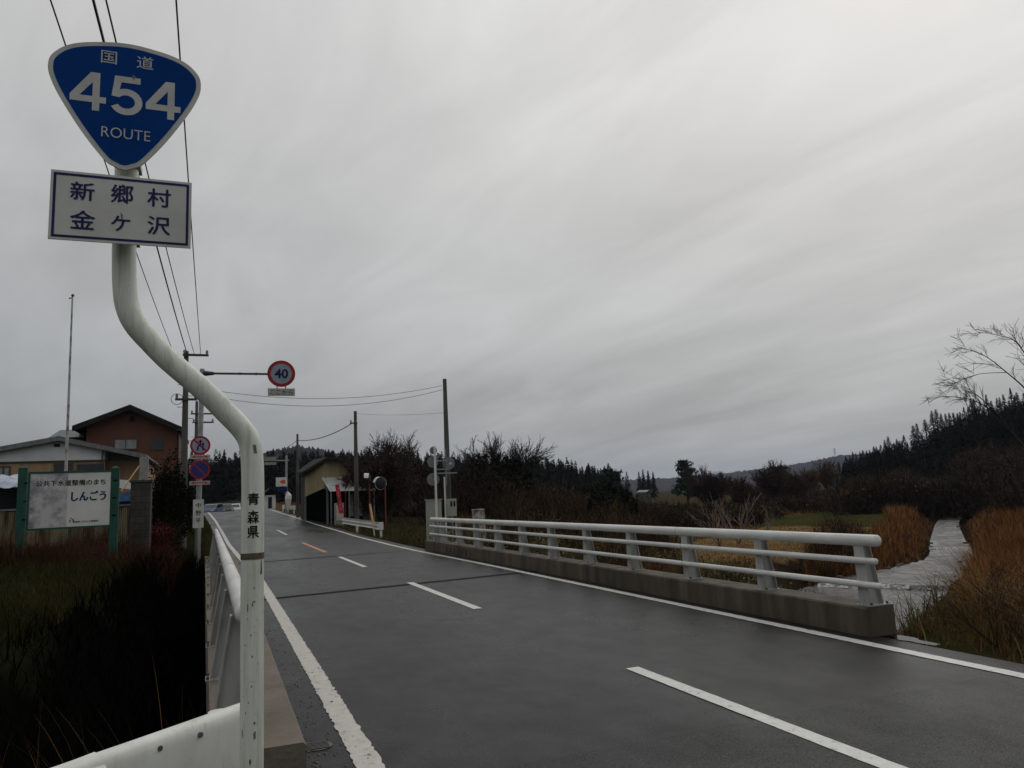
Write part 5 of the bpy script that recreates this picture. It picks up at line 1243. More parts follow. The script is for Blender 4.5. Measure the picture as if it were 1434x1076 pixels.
def yellow_shed():
    Y = 52; g = gz(7.5, Y) - .05; P = lambda x, y: (pix(x, y, Y)[0], pix(x, y, Y)[2])
    t = thing('shed', 'yellowish corrugated shed with a dark open front beside the road', 'shed', (P(480, 700)[0], Y, g))
    xl, xm, xr = P(434, 700)[0], P(455, 700)[0], P(541, 700)[0]
    zl, zm, zr_ = P(434, 656)[1], P(455, 644)[1], P(560, 651)[1]; zopen = P(450, 688)[1]
    # left part closed wall; open bay under the yellow upper wall
    yl = Y + 3.0
    q = MB(); q.add([(xl, yl, zopen - .3), (xm, Y, zopen + .2), (xm, Y, zm), (xl, yl, zl), (xl - .001, yl + .1, zopen - .3), (xm - .001, Y + .1, zopen + .2), (xm - .001, Y + .1, zm), (xl - .001, yl + .1, zl)], [(0, 1, 2, 3), (7, 6, 5, 4), (0, 4, 5, 1), (2, 6, 7, 3), (0, 3, 7, 4), (1, 5, 6, 2)]); q.build('side_wall', M['yellow_wall'], t)
    q = MB(); q.prism([(xm, zopen + .1), (xr, zopen + .1), (xr, zr_), (xm, zm)], Y, Y + .12, lambda u, v, w: (u, w, v)); q.build('front_wall', M['yellow_wall'], t)
    siding(t, xm, xr, Y, zopen + .1, lambda x: np.interp(x, [xm, xr], [zm, zr_]), .26, M['yellow_wall'])
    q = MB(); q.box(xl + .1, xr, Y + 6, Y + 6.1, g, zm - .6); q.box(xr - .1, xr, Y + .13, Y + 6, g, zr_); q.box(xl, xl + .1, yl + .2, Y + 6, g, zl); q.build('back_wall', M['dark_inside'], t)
    q = MB(); a, b, c = P(428, 659), P(456, 641), P(546, 648)
    q.add([(a[0], yl - .5, a[1]), (b[0], Y - .6, b[1]), (c[0], Y - .6, c[1]), (c[0], Y + 7, c[1] + .2), (a[0], Y + 7, a[1] + .2), (b[0], Y + 7, b[1] + .3)], [(0, 1, 5, 4), (1, 2, 3, 5)])
    q.add([(a[0], yl - .5, a[1] - .18), (b[0], Y - .6, b[1] - .18), (c[0], Y - .6, c[1] - .18), (c[0], Y + 7, c[1]), (a[0], Y + 7, a[1]), (b[0], Y + 7, b[1] + .1)], [(4, 5, 1, 0), (5, 3, 2, 1)])
    q.add([(a[0], yl - .5, a[1]), (b[0], Y - .6, b[1]), (c[0], Y - .6, c[1]), (a[0], yl - .5, a[1] - .18), (b[0], Y - .6, b[1] - .18), (c[0], Y - .6, c[1] - .18)], [(0, 3, 4, 1), (1, 4, 5, 2)]); q.build('roof', M['roof_dark'], t)
    for px_ in (434.5, 456.5):
        x = P(px_, 700)[0]; y = yl + .05 if px_ < 440 else Y - .7; q = MB(); q.box(x - .06, x + .06, y - .06, y + .06, gz(x, y) - .1, zopen + .3); q.build('post', M['roof_trim'], t)
    # awning roof: broad pale sheet sloping to the front
    a0, a1 = P(449.5, 669), P(459.5, 689); b0, b1 = P(530, 670), P(532, 687)
    q = MB(); yo = -2.4
    za0 = pix(450, 669, Y - .02)[2]; p1 = pix(462, 688.5, Y - 2.4); p2 = pix(526, 687, Y - 2.4); x2 = pix(520, 670, Y)[0]
    top = [(pix(450, 669, Y - .02)[0], Y - .02, za0), (x2, Y - .02, za0), p2, p1]
    n = 12; vs = []
    for j in range(n * 2 + 1):
        f = j / (n * 2); w = .02 if j % 2 else 0
        u = np.array(top[0]) * (1 - f) + np.array(top[1]) * f; l = np.array(top[3]) * (1 - f) + np.array(top[2]) * f; vs += [(u[0], u[1], u[2] + w), (l[0], l[1], l[2] + w)]
    q.add(vs, [(2 * j, 2 * j + 1, 2 * j + 3, 2 * j + 2) for j in range(n * 2)]); q.build('awning', M['awning'], t)
    for f in (.03, .42, .97):
        x = p1[0] + (p2[0] - p1[0]) * f; q = MB(); q.box(x - .04, x + .04, Y - 2.35, Y - 2.27, gz(x, Y - 2.3) - .1, p1[2]); q.build('post', M['roof_trim'], t)
    # shopfront glass panels and low wall at the right of the open bay
    xa, xb = P(486, 700)[0], P(505, 700)[0]
    for i in range(3):
        q = MB(); w = (xb - xa) / 3; q.box(xa + w * i + .03, xa + w * (i + 1) - .03, Y - .9, Y - .86, g + .5, zopen); q.build('front_panel', M['plate_grey'], t)
    q = MB(); q.box(xb, P(545, 700)[0], Y - .8, Y - .7, g, zopen - .1); q.build('front_wall', M['stained_dark'], t)
M['stained_dark'] = mat('stained_dark_wall', (0.11, 0.10, 0.095), .8, col2=(0.03, 0.025, 0.022), scale=2, thr=(.42, .58))
yellow_shed()

def far_village():
    # overhead direction sign
    Y = 84; a, b = pix(370, 640, Y), pix(387, 652, Y); px_ = pix(401, 640, Y)[0]; g = gz(px_, Y)
    t = thing('overhead_sign', 'two pale direction boards seen from behind on the arm of a distant grey post', 'road sign', (px_, Y, g))
    q = MB(); q.tube([(px_, Y, g), (px_, Y, a[2] + .1)], .12, 8); q.build('pole', M['galv'], t); q = MB(); q.tube([(a[0], Y, a[2] - .45), (px_ + .3, Y, a[2] - .45)], .06, 6); q.build('arm', M['galv'], t)
    for z0, z1 in ((640, 645.5), (647.5, 651.5)):
        zz0, zz1 = pix(378, z0, Y)[2], pix(378, z1, Y)[2]; q = MB(); q.box(a[0], b[0], Y - .1, Y - .06, zz1, zz0); q.build('board', M['plate_grey'], t)
    # shop sign
    Y = 72; a, b = pix(386.5, 669, Y), pix(402, 681, Y); c = ((a[0] + b[0]) / 2, Y, (a[2] + b[2]) / 2); g = gz(b[0], Y)
    t = thing('shop_sign', 'distant white shop signboard with an orange-red mark on a post', 'sign', (b[0], Y, g))
    B = Board(c, .1); w, h = b[0] - a[0], a[2] - b[2]
    q = MB(); B.plate(q, rect(0, 0, w, h), -.1, .05); bd = q.build('board', M['board_white'], t); q = MB(); B.quad(q, circle(h * .25, 16, w * .15, 0), .055); B.quad(q, rect(-w * .05, 0, w * .22, h * .18), .056); q.build('emblem', M['sign_orange'], bd)
    q = MB(); q.tube([(b[0] - .1, Y + .1, g), (b[0] - .1, Y + .1, a[2])], .07, 8); q.build('post', M['galv'], t)
    q = MB(); B.plate(q, rect(.1, -h * .85, w * .8, h * .5), -.1, .04); q.build('lower_board', M['navy'], t)
    # pale leaning rag of a scarecrow-like white thing near the road edge
    Y = 70; p = pix(403.5, 694, Y); g = gz(p[0], Y); q = MB(); q.tube([(p[0], Y, g), (p[0], Y, p[2] - .3), (p[0] + .03, Y, p[2]), (p[0] - .05, Y, p[2] + .35)], [.03, .30, .26, .05], 7); o = q.build('snow_sign', M['board_white'], None); tag(o, 'small white hooded marker standing beside the distant guardrail', 'marker')
    # house by the bend, low wall
    for (xa, xb, ya, yb, Y, m, lab) in ((371, 386, 694, 708, 95, 'white_wall', 'low pale house wall where the road bends, seen right of the white sign pole'), (330, 343, 704, 714, 118, 'plate_grey', 'small pale distant house at the end of the road left of the white sign pole')):
        a, b = pix(xa, ya, Y), pix(xb, yb, Y); g = gz((a[0] + b[0]) / 2, Y); zt = a[2]
        t = thing('cottage', lab, 'house', ((a[0] + b[0]) / 2, Y, g)); q = MB(); q.box(a[0], b[0], Y, Y + 6, min(g, b[2]) - .3, zt); q.build('wall', M[m], t)
        q = MB(); gable_roof(q, ((a[0] + b[0]) / 2, zt + .9), (a[0] - .4, zt), (b[0] + .4, zt), Y - .4, Y + 6.4, .12); q.build('roof', M['roof_dark'], t)
        w = b[0] - a[0]; q = MB(); q.box(a[0] + w * .3, a[0] + w * .65, Y - .05, Y - .001, g + .5, zt - .2); q.build('window', M['glass'], t)
    Y = 120; p = pix(905, 689, Y); q2 = pix(911, 692, Y); g = gz(p[0], Y); t = thing('field_hut', 'tiny white-roofed hut at the edge of the distant green field', 'hut', (p[0], Y, g))
    q = MB(); q.box(p[0], q2[0], Y, Y + 3, g - .3, p[2]); q.build('wall', M['stained_dark'], t); q = MB(); gable_roof(q, ((p[0] + q2[0]) / 2, p[2] + .35), (p[0] - .1, p[2]), (q2[0] + .1, p[2]), Y - .3, Y + 3.3, .1); q.build('roof', M['plate_grey'], t)
M['sign_orange'] = mat('sign_orange', (0.55, 0.10, 0.02), .5, var=.1)
far_village()

def car(x, y, rz, m, label):
    g = float(zroad(y)) if xleft(y) < x < xright(y) else gz(x, y)
    t = thing('parked_car', label, 'car', (0, 0, 0), 'distant parked cars')
    prof = [(-2.0, .32), (-2.05, .62), (-1.95, .88), (-1.5, .95), (-1.05, 1.40), (-.75, 1.47), (.55, 1.46), (.95, 1.36), (1.35, .95), (1.95, .82), (2.08, .55), (2.03, .32)]
    q = MB(); q.prism(prof, -.78, .78, lambda u, v, w: (u, w, v)); bevel(q.build('body', M[m], t), .05, 2)
    for s in (-1, 1):
        q = MB(); q.prism([(-1.35, .98), (-.98, 1.34), (-.1, 1.38), (-.1, .98)], .781, .79, lambda u, v, w: (u, w * s, v)); q.build('side_window', M['glass'], t)
        q = MB(); q.prism([(0, .98), (0, 1.38), (.55, 1.37), (.88, 1.30), (1.15, .98)], .781, .79, lambda u, v, w: (u, w * s, v)); q.build('side_window', M['glass'], t)
        for wx in (-1.25, 1.3):
            q = MB(); q.tube([(wx, s * .62, .32), (wx, s * .80, .32)], .32, 16); w_ = q.build('wheel', M['tyre'], t); q = MB(); q.tube([(wx, s * .801, .32), (wx, s * .81, .32)], .19, 10); q.build('rim', M['galv'], w_)
        q = MB(); q.box(2.03, 2.07, s * .55 - .14, s * .55 + .14, .58, .72); q.build('headlight', M['chrome'], t)
    q = MB(); q.add([(1.36, -.66, .97), (1.36, .66, .97), (.97, .6, 1.35), (.97, -.6, 1.35)], [(0, 1, 2, 3)]); q.build('windscreen', M['glass'], t)
    t.location = (x, y, g); t.rotation_euler = (0, 0, rz); return t
X = pix(299, 711, 101)[0]
car(X, 101, -1.9, 'car_blue', 'bluish car parked at the far left end of the road')
car(pix(313, 711, 104)[0], 104, -1.3, 'car_dark', 'dark car next to the bluish one at the road end')
car(pix(327, 711, 108)[0], 108, -1.5, 'car_white', 'pale car half hidden by the distant crest of the road')

# ------------------------------------------------------------------ vegetation
def blades(bx, by, bz, h, w, lean, tint, seg=2, up=None):
    """tapering, bending blades; lean is (n,2) horizontal travel of the tip in units of h"""
    n = len(bx); a = rng.uniform(0, math.pi, n); sx, sy = np.cos(a), np.sin(a)
    V = []; 
    ts = np.linspace(0, 1, seg + 1)
    for t in ts:
        px_ = bx + lean[:, 0] * h * t * t; py_ = by + lean[:, 1] * h * t * t; pz = bz + h * t * (1 - .18 * t * np.hypot(lean[:, 0], lean[:, 1]))
        ww = w * (1 - t) ** .7 * .5
        if t < 1: V += [np.stack([px_ - sx * ww, py_ - sy * ww, pz], 1), np.stack([px_ + sx * ww, py_ + sy * ww, pz], 1)]
        else: V += [np.stack([px_, py_, pz], 1)]
    k = 2 * seg + 1; V = np.stack(V, 1).reshape(-1, 3); o = np.arange(n) * k; T = []
    for s_ in range(seg):
        b0 = o + 2 * s_
        if s_ < seg - 1: T += [np.stack([b0, b0 + 1, b0 + 3], 1), np.stack([b0, b0 + 3, b0 + 2], 1)]
        else: T += [np.stack([b0, b0 + 1, b0 + 2], 1)]
    return V, np.concatenate(T), np.repeat(tint, k)
def leaves(px_, py_, pz, size, tint):
    n = len(px_); V = []
    d = rng.normal(size=(n, 3)); d /= np.linalg.norm(d, axis=1)[:, None]; e = np.cross(d, rng.normal(size=(n, 3))); e /= np.linalg.norm(e, axis=1)[:, None] + 1e-9
    P = np.stack([px_, py_, pz], 1); s = size[:, None] if np.ndim(size) else size
    V = np.stack([P - d * s, P + e * s * .45, P + d * s, P - e * s * .45], 1).reshape(-1, 3); o = np.arange(n) * 4
    return V, np.concatenate([np.stack([o, o + 1, o + 2], 1), np.stack([o, o + 2, o + 3], 1)]), np.repeat(tint, 4)
class Acc:
    def __init__(s): s.V = []; s.T = []; s.t = []; s.n = 0; s.mi = []
    def add(s, r, mi=0):
        V, T, t = r; s.V.append(V); s.T.append(T + s.n); s.t.append(t); s.n += len(V); s.mi.append(np.full(len(T), mi)); return s
    def build(s, name, mats, parent=None):
        return npmesh(name, np.concatenate(s.V), np.concatenate(s.T), mats, np.concatenate(s.t), np.concatenate(s.mi), parent)
def polar(n, az0, az1, r0, r1, p=1.0):
    """points spread evenly over the view: dense near, sparse far"""
    az = rng.uniform(az0, az1, n); u = rng.random(n); ir = 1 / r0 + (1 / r1 - 1 / r0) * u ** p; r = 1 / ir
    return np.sin(az) * r, np.cos(az) * r
def grass(name, x, y, h0, h1, w0, lean, m, label, cat, seg=2, clump=.0, tint=None, wd=.0007, hn=None):
    z = hz_ground(x, y) - .03; n = len(x); r = np.hypot(x, y); h = rng.uniform(h0, h1, n) * (1 if hn is None else hn)
    L = rng.normal(0, lean, (n, 2)); tt = rng.random(n) if tint is None else tint
    a = Acc(); a.add(blades(x, y, z, h, np.maximum(w0, wd * r), L, tt, seg)); o = a.build(name, m); tag(o, label, cat, kind='stuff'); return o
def road_clear(x, y): return (x > xright(y) + .55) | (x < xleft(y) - .75)
deck = lambda x, y: (y > 5.6) & (y < 27.4) & (x > -.45) & (x < 7.6)
CHAN = NE + SE[::-1]
A = lambda px, py=700: ang(px, py)[0]

# dark grass slope on the left
x, y = polar(60000, A(-60), A(300), 9, 60, .9); k = road_clear(x, y) & ~deck(x, y) & ~inside(x, y, CHAN) & (y > 9)
x, y = x[k], y[k]; grass('slope_grass', x, y, .08, .30, .006, .35, M['slope_grass'], 'dark short grass covering the slope below the billboard', 'grass', hn=.6 + vnoise(x, y, 1.3, 3))
x, y = polar(26000, A(-60), A(300), 17.5, 26, 1); k = (y > 18.8 + .8 * vnoise(x, y, 1.2, 2)) & (y < 24.0) & (x < -.95) & ~((y > 22.9) & (x > -2.4) & (x < -1.6)); x, y = x[k], y[k]
grass('red_weeds', x, y, .15, .85, .006, .35, M['red_weed'], 'reddish brown weeds along the foot of the cream fence', 'weeds', hn=.25 + 1.1 * vnoise(x, y, .8, 7))
# verge on the right past the bridge
x, y = polar(60000, A(330), A(700), 26, 75, .9); e = x - xright(y); k = (e > .5) & (e < 9) & ~inside(x, y, CHAN) & (y > 27.2) & ~((y > 49) & (x < 15)); x, y = x[k], y[k]
grass('verge_grass', x, y, .06, .26, .008, .4, M['verge_grass'], 'short green and straw grass of the right verge past the bridge', 'grass', hn=.5 + vnoise(x, y, 1.0, 9))
x, y = polar(14000, A(290), A(350), 27, 110, .9); k = (x < xleft(y) - .7) & (x > xleft(y) - 3); x, y = x[k], y[k]
grass('verge_grass', x, y, .05, .35, .01, .4, M['verge_grass'], 'short rough grass along the left edge of the far road', 'grass')
# reeds along the stream
def chan_d(x, y): return np.minimum(pdist(x, y, NE), pdist(x, y, SE))
x, y = polar(300000, A(1120), A(1500), 16, 120, .8); c = inside(x, y, CHAN); d = chan_d(x, y); dc = pdist(x, y, CL); nn = vnoise(x, y, 2.2, 4)
k = (x > 13) & (rng.random(len(x)) < np.where((vnoise(x, y, 4.5, 21) > .42), 1, .25)) & np.where(c, (dc > np.interp(x, [18, 27, 38, 110], [3.4, 2.8, 1.2, 1.0]) + .6 * nn), d < 5 + 3 * nn) & (rng.random(len(x)) < .25 + .9 * nn) & ((np.arctan2(x, y) > A(1238)) | c) & ~((np.arctan2(x, y) < A(1348)) & (pdist(x, y, SE) < pdist(x, y, NE)))
x, y, nn, dc = x[k], y[k], nn[k], dc[k]
grass('reeds', x, y, .7, 1.9, .014, .28, M['reed'], 'orange-brown dry reeds crowding both banks of the stream', 'reeds', seg=3, hn=(.35 + .8 * vnoise(x, y, 3.1, 6)) * np.clip((dc - 1.2) / 2, .25, 1), wd=.0009)
# weeds of the valley floor
x, y = polar(150000, A(640), A(1440), 22, 170, .75); nn = vnoise(x, y, 7, 5); c = inside(x, y, CHAN)
f = np.zeros(len(x), bool)
for poly, col in FIELDS[:2] + FIELDS[4:5]: f |= inside(x, y, poly)
k = ~f & ~c & (x > xright(y) + 7) & (rng.random(len(x)) < .15 + nn); x, y, nn = x[k], y[k], nn[k]; nn = nn * np.where((np.arctan2(x, y) > A(930)) & (np.hypot(x, y) < 85), .35, 1)
grass('valley_weeds', x, y, .30, 1.0, .02, .4, M['weeds'], 'rough brown and olive weeds over the valley floor between the fields', 'weeds', hn=.3 + .9 * nn, wd=.0009)
# stubble of the near fields
x, y = polar(60000, A(900), A(1280), 30, 110, .8); f = np.zeros(len(x), bool)
for poly, col in FIELDS[:1]: f |= inside(x, y, poly)
x, y = x[f], y[f]; grass('field_stubble', x, y, .06, .16, .02, .3, M['stubble'] if 'stubble' in M else M['reed'], 'pale straw stubble of the harvested field by the stream', 'stubble', seg=1, wd=.0008)

def near_weeds():
    a = Acc(); n = 60000
    x = 7.1 + 8.4 * rng.random(n) ** 1.25; y = rng.uniform(2.2, 13.5, n)
    d = pdist(x, y, SE); c = inside(x, y, CHAN); nn = vnoise(x, y, .9, 3)
    edge = (x - 7.15) / 1.2
    k = ~deck(x, y) & ((~c) | (d < 2.2)) & (rng.random(n) < .35 + .9 * nn) & (rng.random(n) < .22 + edge)
    x, y, nn = x[k], y[k], nn[k]; z = hz_ground(x, y) - .02
    h = rng.uniform(.25, 1.0, len(x)) * (.45 + .8 * nn) * np.interp(np.arctan2(x, y), [A(1270), A(1300), A(1345), A(1400)], [.16, .30, .62, 1.0]) * np.clip((x - 6.9) / 1.6, .15, 1)
    a.add(blades(x, y, z, h, rng.uniform(.004, .011, len(x)), rng.normal(0, .42, (len(x), 2)), rng.random(len(x)), 4))
    n = 5000; az = rng.uniform(A(1325), A(1560), n); r = rng.uniform(6.5, 16, n); x = np.sin(az) * r; y = np.cos(az) * r; k = ((pdist(x, y, SE) < 3.5) | ~inside(x, y, CHAN)) & (x > 8.6); x, y = x[k], y[k]; z = hz_ground(x, y)
    cl = vnoise(x, y, .7, 31) > .45; x, y, z = x[cl], y[cl], z[cl]
    a.add(blades(x, y, z, rng.uniform(.5, 1.15, len(x)), rng.uniform(.006, .012, len(x)), rng.normal(0, .8, (len(x), 2)), .55 + .6 * rng.random(len(x)), 5))
    tag(a.build('verge_weeds', M['weeds']), 'tall tangled orange and green weeds at the right edge of the near road', 'weeds', kind='stuff')
near_weeds()
def bank_growth():
    a = Acc(); n = 70000
    x = np.where(rng.random(n) < .5, rng.uniform(-9, 0, n), rng.uniform(7, 24, n)); y = rng.uniform(3, 31, n); c = inside(x, y, CHAN); dc = pdist(x, y, CL); nn = vnoise(x, y, 1.8, 12)
    k = c & ~((x > .0) & (x < 7.4)) & ((y < 22) | (x > 0)) & (dc > 2.7) & (rng.random(n) < .2 + nn) | ((x > 7.6) & (x < 22) & (y > 20) & (y < 30) & (rng.random(n) < .5) & (dc > 4))
    x, y, nn = x[k], y[k], nn[k]; z = hz_ground(x, y); h = rng.uniform(.2, .9, len(x)) * (.4 + nn)
    e = x > 7
    a.add(blades(x[e], y[e], z[e], h[e], np.full(e.sum(), .016), rng.normal(0, .5, (e.sum(), 2)), rng.random(e.sum()), 2))
    e2 = e & (np.hypot(x, y) > 17); m_ = e2.sum(); lx = x[e2] + rng.normal(0, .15, m_); ly = y[e2] + rng.normal(0, .15, m_); a.add(leaves(lx, ly, z[e2] + h[e2] * rng.random(m_), rng.uniform(.04, .10, m_), rng.random(m_)))
    tag(a.build('bank_growth', M['bamboo']), 'leafy olive and brown growth on the bank below the right railing', 'undergrowth', kind='stuff')
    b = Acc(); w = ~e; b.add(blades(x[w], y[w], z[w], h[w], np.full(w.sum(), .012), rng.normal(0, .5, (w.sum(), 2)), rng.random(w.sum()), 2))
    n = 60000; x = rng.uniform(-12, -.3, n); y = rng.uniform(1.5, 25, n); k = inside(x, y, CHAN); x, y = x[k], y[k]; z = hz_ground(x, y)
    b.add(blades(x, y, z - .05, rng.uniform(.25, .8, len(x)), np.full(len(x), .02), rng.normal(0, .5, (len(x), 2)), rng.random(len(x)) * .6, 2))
    tag(b.build('ravine_growth', M['ravine_shade_leaf']), 'undergrowth coloured nearly black for deep shade, filling the ravine left of the bridge', 'undergrowth', kind='stuff')
bank_growth()
def near_stalks():
    a = Acc(); n = 110; x = rng.uniform(-1.5, .05, n); y = 3.35 + (x + 1.5) * .62 + rng.uniform(.12, 1.3, n); z = np.full(n, -.1)
    h = rng.uniform(.55, 1.12, n); a.add(blades(x, y, z, h, rng.uniform(.003, .006, n), rng.normal(0, .22, (n, 2)) + np.array([-.12, 0]), rng.random(n), 6))
    n = 26; x = rng.uniform(-1.1, -.05, n); y = 3.30 + (x + 1.1) * .62 - rng.uniform(.0, .25, n); z = np.full(n, .1); h = rng.uniform(.4, .75, n)
    a.add(blades(x, y, z, h, rng.uniform(.002, .004, n), rng.normal(0, .25, (n, 2)), rng.random(n), 6))
    n = 90; x = rng.uniform(.1, .75, n); y = rng.uniform(3.9, 5.2, n); z = np.full(n, -.03); h = rng.uniform(.08, .34, n); a.add(blades(x, y, z, h, rng.uniform(.003, .005, n), rng.normal(0, .4, (n, 2)), rng.random(n), 4))
    tag(a.build('grass_stalks', M['weeds']), 'thin dry grass stalks rising around the near white guardrail', 'grass', kind='stuff')
near_stalks()
def grit():
    q = MB(); 
    for i in range(230):
        u = random.random(); y = 5.2 + 7 * u ** 1.3; x = .62 + abs(random.gauss(0, .16)) + (.1 if random.random() < .2 else 0); s = random.uniform(.004, .015) * (1.6 if random.random() < .08 else 1)
        vs = [(x + s * math.cos(k * 1.26 + i), y + s * 1.3 * math.sin(k * 1.26 + i), .002) for k in range(5)] + [(x, y, s * .7)]
        q.add(vs, [(k, (k + 1) % 5, 5) for k in range(5)])
    for i in range(110):
        y = random.uniform(3, 14); x = random.uniform(1.0, 4.5) if random.random() < .5 else random.gauss(1.0, .15); s = random.uniform(.004, .010); q.add([(x - s, y, .008), (x, y - s, .008), (x + s, y, .009), (x, y + s, .012)], [(0, 1, 2, 3)])
    tag(q.build('roadside_grit', M['pebble']), 'dark grit and leaf scraps lying along the left gutter', 'grit', kind='stuff')
    t = thing('gutter_drain', 'small dark round drain grate in the left gutter', 'drain', (.72, 6.1, 0)); q = MB(); q.prism(circle(.11, 20, .72, 6.1), .001, .006, lambda u, v, w: (u, v, w)); q.build('rim', M['bolt'], t)
    q = MB()
    for i in range(6): q.box(.64, .80, 6.02 + i * .03, 6.035 + i * .03, .0062, .012)
    q.build('grate', M['dark_metal'], t)
grit()

# ---- trees
def seg_mesh(segs, n=4):
    P0 = np.array([s[0] for s in segs]); P1 = np.array([s[1] for s in segs]); R0 = np.array([s[2] for s in segs]); R1 = np.array([s[3] for s in segs])
    d = P1 - P0; d /= np.linalg.norm(d, axis=1)[:, None] + 1e-9; a = np.where(np.abs(d[:, 2:3]) < .9, np.array([[0, 0, 1.0]]), np.array([[1.0, 0, 0]])); a = np.cross(d, a); a /= np.linalg.norm(a, axis=1)[:, None]; b = np.cross(d, a)
    V = []
    for P, R in ((P0, R0), (P1, R1)):
        for j in range(n): t = 2 * math.pi * j / n; V.append(P + (a * math.cos(t) + b * math.sin(t)) * R[:, None])
    V = np.stack(V, 1).reshape(-1, 3); o = np.arange(len(segs)) * 2 * n; T = []
    for j in range(n): k = (j + 1) % n; T += [np.stack([o + j, o + k, o + n + k], 1), np.stack([o + j, o + n + k, o + n + j], 1)]
    return V, np.concatenate(T), np.repeat(rng.random(len(segs)), 2 * n)
def grow(p, d, L, r, lv, out, rn, cfg):
    """one limb in bent pieces with side shoots"""
    k = cfg.get('pieces', 4) if lv > 0 else 3; q = np.array(p, float); d = np.array(d, float); minr = cfg['minr']
    for i in range(k):
        dd = d + rn.normal(0, cfg['wob'], 3) + np.array([0, 0, cfg['up'] * .25]); dd /= np.linalg.norm(dd); q2 = q + dd * L / k; r2 = max(minr, r * (1 - .55 * (i + 1) / k))
        out[0 if lv >= cfg['wood'] else 1].append((q, q2, max(r * (1 - .55 * i / k), minr), r2)); d = dd
        if lv > 0:
            m = cfg['kids'] if i > 0 or lv < cfg['top'] else cfg.get('kids0', 1)
            for c in range(m):
                if rn.random() < .85:
                    s = rn.normal(0, 1, 3); s -= d * (s @ d); s /= np.linalg.norm(s) + 1e-9
                    ang_ = rn.uniform(*cfg['angle']); nd = d * math.cos(ang_) + s * math.sin(ang_) + np.array([0, 0, cfg['up'] * .3]); nd /= np.linalg.norm(nd)
                    grow(q2, nd, L * rn.uniform(.45, .75), max(minr, r2 * .6), lv - 1, out, rn, cfg)
        q = q2
def bare_tree(name, loc, h, seed, label, cfg=None, trunks=1, mtrunk='bark', mtwig='twig', group=None, lean=(0, 0), tr=.10, spread=.25):
    rn = np.random.default_rng(seed); c = dict(wob=.16, up=.28, kids=2, angle=(.35, .85), minr=.012, wood=2, top=4, lv=4)
    if cfg: c.update(cfg)
    c['top'] = c['lv']; out = ([], [])
    fk = c.get('fork', 0) * h
    if fk: out[0].append((np.array([0, 0, -.3]), np.array([.05 * h * .1, 0, fk]), tr * 1.6, tr * 1.1))
    for i in range(trunks):
        a = 6.283 * i / trunks + rn.random(); s = spread * rn.uniform(.3, 1.25) if trunks > 1 else .05; d = np.array([math.cos(a) * s + lean[0], math.sin(a) * s + lean[1], 1.0]); d /= np.linalg.norm(d)
        grow((0, 0, fk), d, (h - fk) * .72, tr * (.55 if fk else 1), c['lv'], out, rn, c)
    zmax = float(np.percentile([s[1][2] for s in out[1]] + [s[1][2] for s in out[0]], 98.8 if fk else 99.9)); k = h / zmax
    for q in out: q[:] = [(a * k, b * k, r0, r1) for a, b, r0, r1 in q]
    t = thing(name, label, 'tree', loc, group)
    V, T, tt = seg_mesh(out[0], 6); npmesh('trunk', V, T, M[mtrunk], tt, parent=t)
    V, T, tt = seg_mesh(out[1], 3); tag(npmesh('twigs', V, T, M[mtwig], tt, parent=t), kind='stuff')
    return t
def at_ground(px, Y, dz=0): X = pix(px, 700, Y)[0]; return (X, Y, gz(X, Y) + dz)
L0 = at_ground(706, 75); bare_tree('bare_tree', L0, (pix(706, 607, 75)[2] - L0[2]) * .93, 3, 'pale fan-shaped bare tree standing above the conifer skyline', dict(lv=3, minr=.019, up=.10, wob=.09, kids=2, angle=(.28, .6), fork=.40), trunks=9, mtrunk='bark_dark', mtwig='bark_dark', spread=.62, tr=.10)
L0 = at_ground(552, 58); bare_tree('bare_tree', L0, (pix(548, 598, 58)[2] - L0[2]) * .90, 5, 'reddish bare tree rising right of the yellow shed', dict(lv=3, kids=2, minr=.014, up=.12, wob=.12, angle=(.3, .7), fork=.5), trunks=6, mtrunk='bark_dark', spread=.85, tr=.13)
L0 = at_ground(575, 62); bare_tree('bare_tree', L0, 4.5, 8, 'broad dark bare tree beside the reddish one, right of the yellow shed', dict(minr=.024, up=.15), trunks=4, mtrunk='bark_dark', spread=.5, tr=.14)
L0 = at_ground(535, 50); bare_tree('bare_tree', L0, 4.6, 18, 'low bare tree close behind the two convex mirrors', dict(minr=.022, up=.15), trunks=4, mtrunk='bark_dark', spread=.5, tr=.10)
for px_, py_, Y, sd, lab, cf in ((990, 651, 95, 11, 'greyish bare tree just right of the lone pine', 1), (1085, 646, 92, 12, 'tall spreading bare tree midway across the valley', 1), (1045, 668, 80, 13, 'small bare tree between the lone pine and the tall spreading tree', 1), (1120, 662, 84, 15, 'small bare tree right of the tall spreading one', 1)):
    L0 = at_ground(px_, Y); bare_tree('bare_tree', L0, pix(px_, py_, Y)[2] - L0[2], sd, lab, dict(minr=.020, up=.16, kids=2, angle=(.3, .65)), trunks=5, mtrunk='bark_dark', mtwig='twig', spread=.6, tr=.11)
for px_, py_, Y, sd, lab in ((1003, 690, 42, 21, 'pale many-stemmed leafless shrub behind the middle of the railing'), (1030, 688, 43, 22, 'taller pale leafless shrub just right of the many-stemmed one'), (1064, 708, 41, 23, 'small low leafless shrub right of the two pale ones')):
    L0 = at_ground(px_, Y); bare_tree('leafless_shrub', L0, pix(px_, py_, Y)[2] - L0[2], sd, lab, dict(lv=2, minr=.016, up=.1, wob=.06, kids=1, wood=1, angle=(.2, .5)), trunks=5, mtrunk='bark_straw', mtwig='bark_straw', spread=1.0, tr=.05)
